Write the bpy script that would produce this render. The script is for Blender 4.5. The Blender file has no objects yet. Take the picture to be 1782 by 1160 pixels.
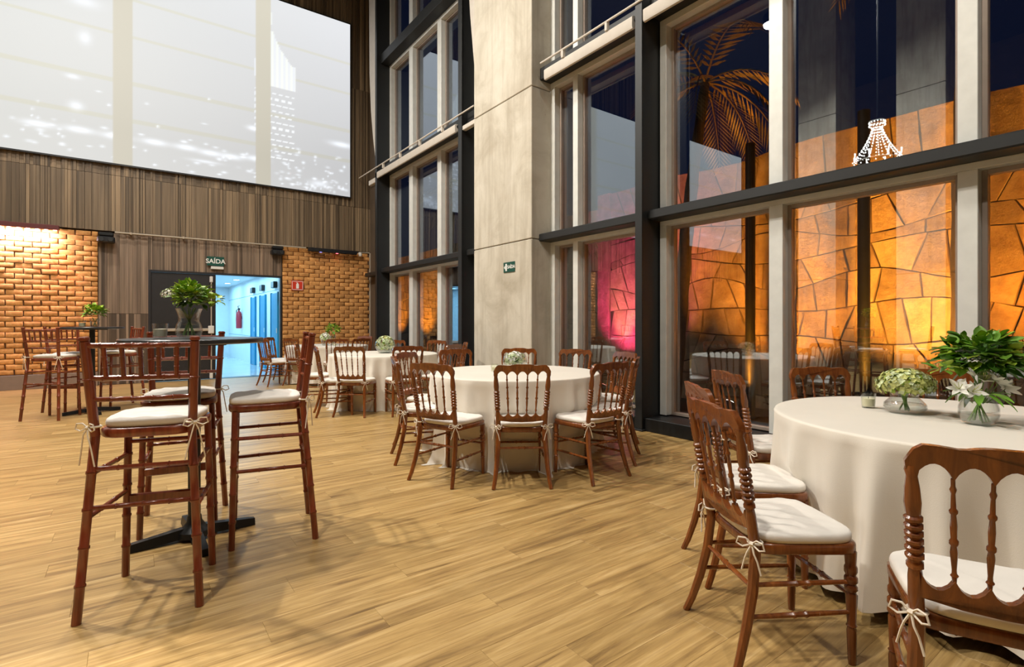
import bpy, math, random
from math import sin, cos, pi, radians, sqrt
from mathutils import Vector, Matrix

# ------------------------------------------------------------------ camera, world, exposure
scene = bpy.context.scene
C = scene.collection
cam_data = bpy.data.cameras.new('camera')
cam_data.sensor_width = 36.0
cam_data.lens = 906.0 / 1782.0 * 36.0
cam_data.shift_y = -19.0 / 1782.0
cam_data.clip_start = 0.05
cam_data.clip_end = 300
cam = bpy.data.objects.new('camera', cam_data)
cam.location = (0, 0, 1.24)
cam.rotation_euler = (radians(90), 0, radians(-36.2))
C.objects.link(cam)
scene.camera = cam

world = bpy.data.worlds.new('night_sky')
scene.world = world
world.use_nodes = True
_bg = world.node_tree.nodes['Background']
_bg.inputs[0].default_value = (0.05, 0.09, 0.30, 1)
_bg.inputs[1].default_value = 0.12

scene.view_settings.view_transform = 'Standard'
scene.view_settings.look = 'None'
scene.view_settings.exposure = 0.15
scene.view_settings.gamma = 1.0
scene.view_settings.use_curve_mapping = False
try:
    cy = scene.cycles
    cy.max_bounces = 8; cy.diffuse_bounces = 3; cy.glossy_bounces = 4; cy.transmission_bounces = 4; cy.transparent_max_bounces = 14
    cy.caustics_reflective = False; cy.caustics_refractive = False
except Exception:
    pass

# large ceiling lamps of the hall, one of them added fill (fixtures are built further down at the same places)
LAMPS = [  # x, y, z, size, watts, colour, (target)
    (-2.4, 6.6, 8.6, 0.28, 459, (1.0, 0.93, 0.83), (0.6, 3.2, 0)),
    (-1.6, 10.0, 8.6, 0.35, 296, (1.0, 0.93, 0.83), (2.4, 8.6, 0)),
    (0.6, -2.6, 8.6, 0.5, 170, (1.0, 0.93, 0.83), (2.4, 1.0, 0)),  # fill lamp added behind the camera
    (1.2, 6.2, 8.6, 0.4, 222, (1.0, 0.93, 0.83), (2.6, 4.6, 0)),
    (-1.6, 1.2, 8.6, 0.3, 281, (1.0, 0.93, 0.83), (2.0, 0.9, 0)),
    (-0.5, 7.0, 8.6, 0.8, 133, (1.0, 0.93, 0.83), (-0.5, 8.0, 0)),
]
def lamp_light(x, y, z, size, watts, col, tgt):
    L = bpy.data.lights.new('ceiling_lamp_light', 'AREA')
    L.shape = 'DISK'; L.size = size; L.energy = watts; L.color = col
    o = bpy.data.objects.new('ceiling_lamp_light', L)
    o.location = (x, y, z)
    o.rotation_euler = (Vector(tgt) - Vector((x, y, z))).to_track_quat('-Z', 'Y').to_euler()
    C.objects.link(o)
    return o
for a in LAMPS:
    lamp_light(*a)
_sp = bpy.data.lights.new('profile_spot_light', 'SPOT'); _sp.energy = 3000; _sp.color = (1.0, 0.95, 0.88)
_sp.spot_size = radians(14.5); _sp.spot_blend = 0.25; _sp.shadow_soft_size = 0.06
_spo = bpy.data.objects.new('profile_spot_light', _sp); _spo.location = (-3.0, 0.2, 8.4)
_spo.rotation_euler = (Vector((-0.55, 1.55, 0)) - Vector((-3.0, 0.2, 8.4))).to_track_quat('-Z', 'Y').to_euler()
C.objects.link(_spo)

# ------------------------------------------------------------------ material helpers
MATS = {}
class NT:
    def __init__(s, name):
        m = bpy.data.materials.new(name); m.use_nodes = True
        s.m = m; s.t = m.node_tree; s.n = s.t.nodes; s.l = s.t.links
        s.b = s.n['Principled BSDF']; s.out = s.n['Material Output']
        MATS[name] = m
    def add(s, t, **kw):
        n = s.n.new(t)
        for k, v in kw.items(): setattr(n, k, v)
        return n
    def link(s, a, b): s.l.new(a, b)
    def set(s, **kw):
        for k, v in kw.items():
            s.b.inputs[k.replace('_', ' ')].default_value = v
    def pos(s):
        return s.add('ShaderNodeNewGeometry').outputs['Position']
    def objc(s):
        return s.add('ShaderNodeTexCoord').outputs['Object']
    def mapping(s, vec, scale=(1, 1, 1), loc=None):
        m = s.add('ShaderNodeMapping'); m.inputs['Scale'].default_value = scale
        s.link(vec, m.inputs['Vector'])
        if loc is not None: s.link(loc, m.inputs['Location'])
        return m.outputs[0]
    def noise(s, vec, scale=5, detail=4, rough=0.5, dist=0.0):
        n = s.add('ShaderNodeTexNoise'); n.inputs['Scale'].default_value = scale
        n.inputs['Detail'].default_value = detail; n.inputs['Roughness'].default_value = rough
        n.inputs['Distortion'].default_value = dist
        if vec is not None: s.link(vec, n.inputs['Vector'])
        return n.outputs['Fac']
    def ramp(s, fac, stops):
        r = s.add('ShaderNodeValToRGB'); e = r.color_ramp.elements
        while len(e) < len(stops): e.new(0.5)
        for el, (p, col) in zip(e, stops):
            el.position = p; el.color = (*col, 1) if len(col) == 3 else col
        s.link(fac, r.inputs[0])
        return r.outputs[0]
    def mix(s, fac, a, b, mode='MIX'):
        m = s.add('ShaderNodeMix', data_type='RGBA', blend_type=mode)
        for sock, v in ((m.inputs[0], fac), (m.inputs[6], a), (m.inputs[7], b)):
            if isinstance(v, (int, float)): sock.default_value = v
            elif isinstance(v, tuple): sock.default_value = (*v, 1) if len(v) == 3 else v
            else: s.link(v, sock)
        return m.outputs[2]
    def math(s, op, a, b=None):
        m = s.add('ShaderNodeMath', operation=op)
        for sock, v in ((m.inputs[0], a), (m.inputs[1], b)):
            if v is None: continue
            if isinstance(v, (int, float)): sock.default_value = v
            else: s.link(v, sock)
        return m.outputs[0]
    def bump(s, h, strength=0.3, dist=0.01):
        b = s.add('ShaderNodeBump'); b.inputs['Strength'].default_value = strength
        b.inputs['Distance'].default_value = dist
        s.link(h, b.inputs['Height']); s.link(b.outputs[0], s.b.inputs['Normal'])
    def rand(s):
        oi = s.add('ShaderNodeObjectInfo').outputs['Random']
        ri = s.add('ShaderNodeNewGeometry').outputs['Random Per Island']
        return s.math('FRACT', s.math('ADD', oi, ri))

def simple(name, col, rough=0.5, metal=0.0, spec=0.5, var=0.0, vscale=8.0, bump=0.0, bscale=60.0, coat=0.0, sheen=0.0, sss=0.0):
    t = NT(name)
    t.set(Roughness=rough, Metallic=metal)
    t.b.inputs['Specular IOR Level'].default_value = spec
    t.b.inputs['Coat Weight'].default_value = coat
    t.b.inputs['Sheen Weight'].default_value = sheen
    if sss:
        t.b.inputs['Subsurface Weight'].default_value = sss
        t.b.inputs['Subsurface Radius'].default_value = (0.02, 0.015, 0.01)
    p = t.objc()
    f = t.noise(p, vscale, 3)
    lo = tuple(c * (1 - var) for c in col); hi = tuple(min(1, c * (1 + var)) for c in col)
    t.link(t.ramp(f, [(0.3, lo), (0.7, hi)]), t.b.inputs['Base Color'])
    if bump: t.bump(t.noise(p, bscale, 3), bump, 0.004)
    return t.m

def wood(name, c_dark, c_mid, c_light, rough=0.28, coat=0.3):
    t = NT(name); p = t.objc()
    r = t.add('ShaderNodeObjectInfo').outputs['Random']
    off = t.add('ShaderNodeCombineXYZ'); t.link(t.math('MULTIPLY', r, 7.0), off.inputs[0]); t.link(t.math('MULTIPLY', r, 3.0), off.inputs[2])
    v = t.mapping(p, (22, 22, 2.2), off.outputs[0])
    n = t.noise(v, 1.6, 5, 0.6, 0.6)
    col = t.ramp(n, [(0.25, c_dark), (0.52, c_mid), (0.8, c_light)])
    hsv = t.add('ShaderNodeHueSaturation')
    t.link(col, hsv.inputs['Color']); t.link(t.math('ADD', t.math('MULTIPLY', r, 0.35), 0.82), hsv.inputs['Value'])
    # small worn chips
    w = t.noise(p, 55, 2, 0.5)
    wm = t.ramp(w, [(0.74, (0, 0, 0)), (0.80, (1, 1, 1))])
    t.link(t.mix(t.math('MULTIPLY', wm, 0.35), hsv.outputs[0], (0.55, 0.36, 0.2)), t.b.inputs['Base Color'])
    t.set(Roughness=rough); t.b.inputs['Coat Weight'].default_value = coat; t.b.inputs['Coat Roughness'].default_value = 0.15
    t.bump(n, 0.08, 0.002)
    return t.m

wood('chair_wood', (0.10, 0.025, 0.006), (0.195, 0.055, 0.011), (0.31, 0.098, 0.018), 0.25, 0.45)
wood('stool_wood', (0.10, 0.018, 0.007), (0.19, 0.038, 0.014), (0.26, 0.066, 0.022))
simple('cushion_fabric', (0.80, 0.76, 0.70), 0.85, var=0.04, bump=0.12, bscale=220, sheen=0.3)
simple('cloth_fabric', (0.78, 0.73, 0.64), 0.8, var=0.03, vscale=3, bump=0.15, bscale=300, sheen=0.3)
simple('tie_fabric', (0.78, 0.70, 0.58), 0.85, var=0.05)
simple('black_metal', (0.016, 0.017, 0.018), 0.42, 0.4, var=0.15)
simple('steel_dark', (0.019, 0.0205, 0.021), 0.5, 0.2, var=0.1, vscale=2)
simple('black_laminate', (0.028, 0.030, 0.034), 0.3, var=0.1)
simple('aluminium', (0.74, 0.75, 0.71), 0.42, 0.08, var=0.05)
simple('tan_frame', (0.36, 0.29, 0.24), 0.45, 0.3, var=0.06)
simple('blind_fabric', (0.62, 0.57, 0.50), 0.7, var=0.04)
simple('black_plastic', (0.012, 0.012, 0.014), 0.35)
simple('door_black', (0.020, 0.019, 0.021), 0.45, var=0.1)
simple('white_plastic', (0.72, 0.70, 0.66), 0.4)
simple('conduit_grey', (0.42, 0.36, 0.28), 0.5, var=0.06)
simple('sign_green', (0.008, 0.075, 0.055), 0.4)
simple('sign_white', (0.85, 0.85, 0.82), 0.5)
simple('sign_red', (0.62, 0.045, 0.02), 0.4)
simple('bar_red', (0.12, 0.03, 0.03), 0.4)
simple('extinguisher_red', (0.45, 0.03, 0.05), 0.3)
simple('candle_wax', (0.92, 0.86, 0.66), 0.5)
simple('leaf_green', (0.13, 0.28, 0.025), 0.45, var=0.35, vscale=14)
simple('leaf_bright', (0.36, 0.52, 0.05), 0.45, var=0.3, vscale=14)
simple('leaf_deep', (0.07, 0.19, 0.02), 0.4, var=0.4, vscale=12)
simple('hydrangea_petal', (0.50, 0.52, 0.17), 0.6, var=0.3, vscale=20)
simple('pale_petal', (0.62, 0.70, 0.42), 0.6, var=0.25, vscale=20)
simple('white_petal', (0.86, 0.85, 0.78), 0.55, var=0.08, vscale=16)
simple('stem_green', (0.17, 0.30, 0.07), 0.5, var=0.2)
simple('palm_bark', (0.06, 0.045, 0.03), 0.9, var=0.4, vscale=30, bump=0.4, bscale=40)
simple('palm_leaf', (0.20, 0.15, 0.05), 0.5, var=0.4, vscale=4)
simple('ground_soil', (0.03, 0.028, 0.022), 0.95, var=0.4, vscale=3, bump=0.4, bscale=20)
simple('hall_white', (0.74, 0.78, 0.82), 0.45, var=0.02)
simple('hall_floor', (0.55, 0.60, 0.64), 0.12, var=0.05, vscale=1.5)
simple('hall_blue', (0.0, 0.22, 0.42), 0.4, var=0.08)
simple('ceiling_dark', (0.035, 0.035, 0.045), 0.8, var=0.1)
simple('plain_brown', (0.10, 0.07, 0.045), 0.7, var=0.15, vscale=2)
simple('mortar', (0.10, 0.055, 0.03), 0.95, var=0.2)
simple('stone_joint', (0.018, 0.011, 0.007), 0.95, var=0.2)
simple('baseboard_grey', (0.23, 0.17, 0.13), 0.6, var=0.06)
simple('floor_gap', (0.12, 0.07, 0.035), 0.9)

def emit(name, col, strength):
    t = NT(name)
    t.b.inputs['Base Color'].default_value = (*col, 1)
    t.b.inputs['Emission Color'].default_value = (*col, 1)
    t.b.inputs['Emission Strength'].default_value = strength
    return t.m
emit('lamp_glow', (1.0, 0.9, 0.75), 40)
emit('hall_lamp_glow', (0.75, 0.92, 1.0), 14)
emit('led_pink', (1.0, 0.35, 0.30), 9)
emit('led_red', (1.0, 0.10, 0.14), 5)
emit('led_blue', (0.25, 0.25, 1.0), 2.0)
emit('crystal_glow', (1.0, 0.93, 0.82), 9)

def glass_pane():
    t = NT('window_glass')
    t.n.remove(t.b)
    tr = t.add('ShaderNodeBsdfTransparent'); tr.inputs[0].default_value = (0.74, 0.75, 0.76, 1)
    gl = t.add('ShaderNodeBsdfGlossy'); gl.inputs['Roughness'].default_value = 0.0
    gl.inputs[0].default_value = (0.84, 0.93, 1.0, 1)
    lw = t.add('ShaderNodeLayerWeight'); lw.inputs['Blend'].default_value = 0.5
    f = t.math('ADD', t.math('MULTIPLY', t.math('POWER', lw.outputs['Facing'], 4.0), 0.5), 0.23)
    mx = t.add('ShaderNodeMixShader')
    t.link(f, mx.inputs[0]); t.link(tr.outputs[0], mx.inputs[1]); t.link(gl.outputs[0], mx.inputs[2])
    t.link(mx.outputs[0], t.out.inputs[0])
glass_pane()
def vase_glass(name, tint):
    t = NT(name)
    t.n.remove(t.b)
    tr = t.add('ShaderNodeBsdfTransparent'); tr.inputs[0].default_value = (*tint, 1)
    gl = t.add('ShaderNodeBsdfGlossy'); gl.inputs['Roughness'].default_value = 0.03
    lw = t.add('ShaderNodeLayerWeight'); lw.inputs['Blend'].default_value = 0.35
    f = t.math('ADD', t.math('MULTIPLY', lw.outputs['Facing'], 0.42), 0.03)
    mx = t.add('ShaderNodeMixShader')
    t.link(f, mx.inputs[0]); t.link(tr.outputs[0], mx.inputs[1]); t.link(gl.outputs[0], mx.inputs[2])
    t.link(mx.outputs[0], t.out.inputs[0])
vase_glass('vase_glass', (0.975, 0.985, 0.98))
vase_glass('water', (0.96, 0.975, 0.97))
vase_glass('frosted_glass', (0.97, 0.98, 0.94))

def plank_mat():
    t = NT('oak_plank'); p = t.pos(); r = t.rand()
    off = t.add('ShaderNodeCombineXYZ')
    t.link(t.math('MULTIPLY', r, 40.0), off.inputs[0]); t.link(t.math('MULTIPLY', r, 17.0), off.inputs[1])
    v = t.mapping(p, (0.7, 11.0, 1.0), off.outputs[0])
    g = t.noise(v, 1.5, 7, 0.66, 1.1)
    v2 = t.mapping(p, (2.5, 60.0, 1.0), off.outputs[0])
    g2 = t.noise(v2, 1.5, 3, 0.6, 0.3)
    col = t.ramp(g, [(0.32, (0.185, 0.108, 0.038)), (0.43, (0.34, 0.212, 0.074)), (0.54, (0.45, 0.292, 0.108)), (0.70, (0.60, 0.42, 0.19))])
    col = t.mix(t.math('MULTIPLY', t.ramp(g2, [(0.35, (1, 1, 1)), (0.55, (0, 0, 0))]), 0.30), col, (0.24, 0.135, 0.055))
    hsv = t.add('ShaderNodeHueSaturation'); t.link(col, hsv.inputs['Color'])
    t.link(t.math('ADD', t.math('MULTIPLY', r, 0.16), 0.93), hsv.inputs['Value'])
    t.link(hsv.outputs[0], t.b.inputs['Base Color'])
    t.set(Roughness=0.36); t.b.inputs['Specular IOR Level'].default_value = 0.4
    t.bump(g2, 0.06, 0.002)
plank_mat()

def slat_mat(name, base):
    t = NT(name); p = t.pos(); r = t.rand()
    n = t.noise(t.mapping(p, (14, 14, 0.4)), 1.5, 4, 0.6)
    lo = tuple(c * 0.6 for c in base); hi = tuple(c * 1.4 for c in base)
    col = t.ramp(n, [(0.3, lo), (0.5, base), (0.72, hi)])
    tone = t.ramp(r, [(0.0, (0.42, 0.40, 0.38)), (0.3, (0.75, 0.73, 0.70)), (0.6, (1.0, 1.0, 1.0)), (1.0, (1.35, 1.33, 1.28))])
    t.link(t.mix(1.0, col, tone, 'MULTIPLY'), t.b.inputs['Base Color'])
    t.set(Roughness=0.5)
slat_mat('slat_wood', (0.20, 0.142, 0.085))
slat_mat('slat_wood_fine', (0.21, 0.15, 0.105))

def brick_mat():
    t = NT('brick_clay'); p = t.objc()
    r = t.add('ShaderNodeObjectInfo').outputs['Random']
    off = t.add('ShaderNodeCombineXYZ'); t.link(t.math('MULTIPLY', r, 30.0), off.inputs[0])
    n = t.noise(t.mapping(p, (1, 1, 1), off.outputs[0]), 14, 4, 0.6)
    col = t.ramp(n, [(0.3, (0.46, 0.20, 0.055)), (0.55, (0.62, 0.30, 0.09)), (0.8, (0.74, 0.42, 0.17))])
    hsv = t.add('ShaderNodeHueSaturation'); t.link(col, hsv.inputs['Color'])
    t.link(t.math('ADD', t.math('MULTIPLY', r, 0.35), 0.8), hsv.inputs['Value'])
    t.link(hsv.outputs[0], t.b.inputs['Base Color'])
    t.set(Roughness=0.85); t.bump(t.noise(p, 70, 4), 0.35, 0.006)
brick_mat()

def stone_mat():
    t = NT('garden_stone'); p = t.pos(); r = t.rand()
    off = t.add('ShaderNodeCombineXYZ'); t.link(t.math('MULTIPLY', r, 20.0), off.inputs[1])
    n = t.noise(t.mapping(p, (1, 1, 1), off.outputs[0]), 5, 5, 0.6, 0.4)
    col = t.ramp(n, [(0.3, (0.30, 0.21, 0.13)), (0.55, (0.47, 0.36, 0.23)), (0.8, (0.60, 0.49, 0.34))])
    hsv = t.add('ShaderNodeHueSaturation'); t.link(col, hsv.inputs['Color'])
    t.link(t.math('ADD', t.math('MULTIPLY', r, 0.55), 0.7), hsv.inputs['Value'])
    t.link(hsv.outputs[0], t.b.inputs['Base Color'])
    t.set(Roughness=0.85); t.bump(t.noise(p, 16, 6, 0.7), 0.8, 0.035)
stone_mat()

def concrete_mat():
    t = NT('concrete'); p = t.pos()
    n1 = t.noise(p, 1.3, 5, 0.65, 0.5)
    n2 = t.noise(t.mapping(p, (6, 6, 0.6)), 1.2, 4, 0.6)
    n3 = t.noise(p, 22, 4, 0.6)
    col = t.ramp(n1, [(0.28, (0.42, 0.37, 0.285)), (0.5, (0.58, 0.535, 0.44)), (0.75, (0.68, 0.64, 0.55))])
    col = t.mix(t.math('MULTIPLY', t.ramp(n2, [(0.45, (0, 0, 0)), (0.7, (1, 1, 1))]), 0.6), col, (0.38, 0.33, 0.25))
    col = t.mix(t.math('MULTIPLY', t.ramp(n3, [(0.68, (0, 0, 0)), (0.74, (1, 1, 1))]), 0.4), col, (0.25, 0.20, 0.15))
    t.link(col, t.b.inputs['Base Color']); t.set(Roughness=0.8)
    t.bump(n3, 0.2, 0.006)
concrete_mat()

def screen_mat():
    t = NT('projection_screen')
    a = t.add('ShaderNodeVertexColor'); a.layer_name = 'picture'
    t.b.inputs['Base Color'].default_value = (0.12, 0.12, 0.12, 1)
    t.link(a.outputs['Color'], t.b.inputs['Emission Color'])
    t.b.inputs['Emission Strength'].default_value = 1.0
    t.set(Roughness=0.9)
screen_mat()

# ------------------------------------------------------------------ mesh helpers
class MB:
    def __init__(s): s.v = []; s.f = []
    def base(s): return len(s.v)
    def box(s, c, d, rz=0.0, M=None):
        b = s.base(); hx, hy, hz = d[0]/2, d[1]/2, d[2]/2
        for x in (-hx, hx):
            for y in (-hy, hy):
                for z in (-hz, hz):
                    p = Vector((x, y, z))
                    if rz: p = Matrix.Rotation(rz, 3, 'Z') @ p
                    if M is not None: p = M @ p
                    s.v.append(tuple(p + Vector(c)))
        for q in ((0,1,3,2),(4,6,7,5),(0,4,5,1),(2,3,7,6),(0,2,6,4),(1,5,7,3)):
            s.f.append(tuple(b+i for i in q))
        return s
    def bx(s, x0, x1, y0, y1, z0, z1):
        return s.box(((x0+x1)/2, (y0+y1)/2, (z0+z1)/2), (x1-x0, y1-y0, z1-z0))
    def bevbox(s, x0, x1, y0, y1, z0, z1, e=0.004):
        # box with chamfered vertical edges and top/bottom rims
        ring = lambda i, z: [(x0+i+e, y0+i, z), (x1-i-e, y0+i, z), (x1-i, y0+i+e, z), (x1-i, y1-i-e, z), (x1-i-e, y1-i, z), (x0+i+e, y1-i, z), (x0+i, y1-i-e, z), (x0+i, y0+i+e, z)]
        s.loft([ring(e, z0), ring(0, z0+e), ring(0, z1-e), ring(e, z1)], cap=True)
        return s
    def loft(s, rings, cap=True, close=True):
        b = s.base(); n = len(rings[0])
        for r in rings: s.v.extend(tuple(p) for p in r)
        for i in range(len(rings)-1):
            for j in range(n if close else n-1):
                k = (j+1) % n
                s.f.append((b+i*n+j, b+i*n+k, b+(i+1)*n+k, b+(i+1)*n+j))
        if cap:
            s.f.append(tuple(b+j for j in reversed(range(n))))
            s.f.append(tuple(b+(len(rings)-1)*n+j for j in range(n)))
        return s
    def tube(s, pts, rad, n=8, cap=True):
        pts = [Vector(p) for p in pts]
        if isinstance(rad, (int, float)): rad = [rad]*len(pts)
        rings = []; up = None
        for i, p in enumerate(pts):
            d = (pts[min(i+1, len(pts)-1)] - pts[max(i-1, 0)])
            if d.length < 1e-9: d = Vector((0, 0, 1))
            d.normalize()
            if up is None:
                up = Vector((0, 0, 1)) if abs(d.z) < 0.9 else Vector((1, 0, 0))
            a = d.cross(up)
            if a.length < 1e-6: a = d.cross(Vector((0, 1, 0)))
            a.normalize(); up2 = a.cross(d).normalized(); up = up2
            rings.append([p + (a*cos(2*pi*k/n) + up2*sin(2*pi*k/n))*rad[i] for k in range(n)])
        return s.loft(rings, cap)
    def turned(s, p0, p1, prof, n=8):
        # prof: list of (t 0..1, radius) along p0->p1
        p0 = Vector(p0); p1 = Vector(p1)
        return s.tube([p0.lerp(p1, t) for t, r in prof], [r for t, r in prof], n)
    def lathe(s, prof, n=24, c=(0, 0, 0), cap=True):
        rings = [[(c[0]+r*cos(2*pi*k/n), c[1]+r*sin(2*pi*k/n), c[2]+z) for k in range(n)] for r, z in prof]
        return s.loft(rings, cap)
    def prism(s, poly, h, M=None):
        # poly: list of 2D points (x, z) extruded symmetrically along y by h
        r0 = [Vector((x, -h/2, z)) for x, z in poly]; r1 = [Vector((x, h/2, z)) for x, z in poly]
        if M is not None: r0 = [M(p) for p in r0]; r1 = [M(p) for p in r1]
        return s.loft([r0, r1], True)
    def build(s, name, mat, parent=None, smooth=40, loc=None):
        me = bpy.data.meshes.new(name); me.from_pydata(s.v, [], s.f); me.validate(); me.update()
        if mat: me.materials.append(MATS[mat])
        if smooth:
            me.shade_smooth(); me.set_sharp_from_angle(angle=radians(smooth))
        return link(name, me, parent, loc)

def link(name, data, parent=None, loc=None):
    o = bpy.data.objects.new(name, data); C.objects.link(o)
    if loc is not None: o.location = loc
    if parent is not None: o.parent = parent
    return o
def empty(name, loc=(0, 0, 0), rz=0.0, parent=None):
    o = bpy.data.objects.new(name, None); C.objects.link(o)
    o.empty_display_size = 0.1
    o.location = loc; o.rotation_euler = (0, 0, rz)
    if parent: o.parent = parent
    return o
def tag(o, label=None, cat=None, group=None, kind=None):
    if label: o['label'] = label
    if cat: o['category'] = cat
    if group: o['group'] = group
    if kind: o['kind'] = kind
    return o
def copy_tree(o, parent=None):
    c = o.copy(); C.objects.link(c); c.parent = parent
    for ch in o.children: copy_tree(ch, c)
    return c
def text_part(name, txt, size, mat, parent, loc, rot, align='CENTER', extrude=0.002, sx=1.0):
    cu = bpy.data.curves.new(name, 'FONT'); cu.body = txt; cu.size = size; cu.align_x = align; cu.align_y = 'CENTER'
    cu.extrude = extrude; cu.offset = size*0.018
    tmp = bpy.data.objects.new('tmp_text', cu); C.objects.link(tmp)
    dg = bpy.context.evaluated_depsgraph_get()
    me = bpy.data.meshes.new_from_object(tmp.evaluated_get(dg))
    bpy.data.objects.remove(tmp)
    me.materials.clear(); me.materials.append(MATS[mat])
    o = link(name, me, parent, loc); o.rotation_euler = rot; o.scale = (sx, 1, 1)
    return o

YB = 13.1      # room face of the back wall
XG = 5.02      # room face of the window frames
XW = 5.16      # glass
CEIL = 11.0
rng = random.Random(7)

# ------------------------------------------------------------------ floor of single planks
def visible(x, y, z=0.0):
    d = 0.807*y + 0.5906*x
    if d < 0.25: return None
    u = 891 + 906*(0.807*x - 0.5906*y)/d; v = 561 - 906*(z-1.24)/d
    if -40 < u < 1822 and v < 1200: return d
    return None
floor = MB().bx(-14, 5.3, -9, 13.3, -0.15, -0.008).build('floor', 'floor_gap', smooth=0)
tag(floor, 'honey oak plank floor across the whole hall', kind='structure')
def plank_geo(mb, x0, x1, y0, y1):
    g = 0.0003; e = 0.0006; b = mb.base()
    for (i, z) in ((0, -0.008), (0, -e), (e, 0.0)):
        mb.v += [(x0+g+i, y0+g+i, z), (x1-g-i, y0+g+i, z), (x1-g-i, y1-g-i, z), (x0+g+i, y1-g-i, z)]
    for k in (0, 4):
        for j in range(4):
            m = (j+1) % 4
            mb.f.append((b+k+j, b+k+m, b+k+4+m, b+k+4+j))
    mb.f.append((b+8, b+9, b+10, b+11))
PW, PL = 0.172, 1.22
cells = []
row = 0; y = -9.0
while y < YB - 0.01:
    off = (row * 0.37 + rng.random()*0.25) % 1.0 * PL
    x = -14 - off
    while x < 5.02:
        x0, x1 = max(x, -14), min(x+PL, 5.02)
        if x1 - x0 > 0.02: cells.append((x0, x1, y, min(y+PW, YB)))
        x += PL
    y += PW; row += 1
full = []
for cidx, (x0, x1, y0, y1) in enumerate(cells):
    ds = [visible(px, py) for px in (x0, (x0+x1)/2, x1) for py in (y0, y1)]
    ds = [q for q in ds if q]
    if ds and abs(x1-x0-PL) < 1e-6 and abs(y1-y0-PW) < 1e-6: full.append((min(ds), cidx))
full.sort(); near = set(c for d, c in full[:300])
pm = MB(); plank_geo(pm, -PL/2, PL/2, -PW/2, PW/2)
plank_me = None
rest = MB()
for cidx, (x0, x1, y0, y1) in enumerate(cells):
    if cidx in near:
        if plank_me is None:
            o = pm.build('plank', 'oak_plank', floor, 0); plank_me = o.data
        else:
            o = link('plank', plank_me, floor)
        o.location = ((x0+x1)/2, (y0+y1)/2, 0)
    else:
        plank_geo(rest, x0, x1, y0, y1)
tag(rest.build('far_planks', 'oak_plank', floor, 0), kind='stuff')

# ------------------------------------------------------------------ room shell
wb = MB()
wb.bx(-14, 0.29, YB+0.06, YB+0.3, 0, CEIL); wb.bx(2.87, 5.6, YB+0.06, YB+0.3, 0, CEIL); wb.bx(0.29, 2.87, YB+0.06, YB+0.3, 2.335, CEIL)
wall_back = tag(wb.build('wall_back', 'plain_brown', smooth=0), 'back wall of ribbed wood panels and rough brick', kind='structure')
tag(MB().bx(-14.2, -14, -9, 13.4, 0, CEIL).build('wall_left', 'plain_brown', smooth=0), 'plain brown side wall outside the picture', kind='structure')
tag(MB().bx(-14.2, 5.3, -9.2, -9, 0, CEIL).build('wall_front', 'plain_brown', smooth=0), 'plain brown wall behind the camera', kind='structure')
tag(MB().bx(5.02, 5.3, -9, -4.1, 0, CEIL).build('wall_right', 'concrete', smooth=0), 'concrete end of the window wall', kind='structure')
tag(MB().bx(-14.2, 5.3, -9.2, 13.4, CEIL, CEIL+0.2).build('ceiling', 'ceiling_dark', smooth=0), 'dark high ceiling of the hall', kind='structure')

# ribbed wood panels
def rib_panel(name, mat, w, h, seed, wmin, wmax, dmax):
    r = random.Random(seed); mb = MB()
    mb.bx(0.003, w-0.003, 0.035, 0.055, 0.003, h-0.003)
    x = 0.003
    while x < w-0.008:
        ww = min(r.uniform(wmin, wmax), w-0.003-x)
        d = r.choice((0.004, 0.012, 0.022, 0.034)) * dmax
        mb.bx(x, x+ww, 0.04-d, 0.036, 0.003, h-0.003)
        x += ww + (r.uniform(0.004, 0.012) if r.random() < 0.55 else 0.0)
    return mb
PANW = 1.22
def lay_panels(x_edges, z0, z1, mat, wmin, wmax, dmax, y, nvar=4, sd=0):
    cache = {}
    for i in range(len(x_edges)-1):
        x0, x1 = x_edges[i], x_edges[i+1]
        key = (round(x1-x0, 3), i % nvar)
        if key not in cache:
            o = rib_panel('rib_panel', mat, x1-x0, z1-z0, sd+i, wmin, wmax, dmax).build('rib_panel', mat, wall_back, 0)
            cache[key] = o.data
        else:
            o = link('rib_panel', cache[key], wall_back)
        o.location = (x0, y, z0)
xe = [5.03]
while xe[-1] > -13: xe.append(xe[-1]-PANW)
xe = xe[::-1]
lay_panels(xe, 3.06, 4.18, 'slat_wood', 0.018, 0.06, 1.2, YB-0.03, 5, 10)
lay_panels(xe, 4.18, 7.2, 'slat_wood', 0.018, 0.06, 1.2, YB-0.03, 5, 10)
lay_panels(xe, 7.2, 10.9, 'slat_wood', 0.018, 0.06, 1.2, YB-0.03, 5, 10)
lay_panels([-0.52, 0.29], 0.0, 1.42, 'slat_wood_fine', 0.02, 0.045, 0.7, YB+0.0, 4, 70)
lay_panels([-0.52, 0.29], 1.42, 3.03, 'slat_wood_fine', 0.02, 0.045, 0.7, YB+0.0, 4, 70)
lay_panels([0.29, 1.15, 2.01, 2.87], 2.335, 3.03, 'slat_wood_fine', 0.02, 0.045, 0.7, YB+0.0, 4, 80)

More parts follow.
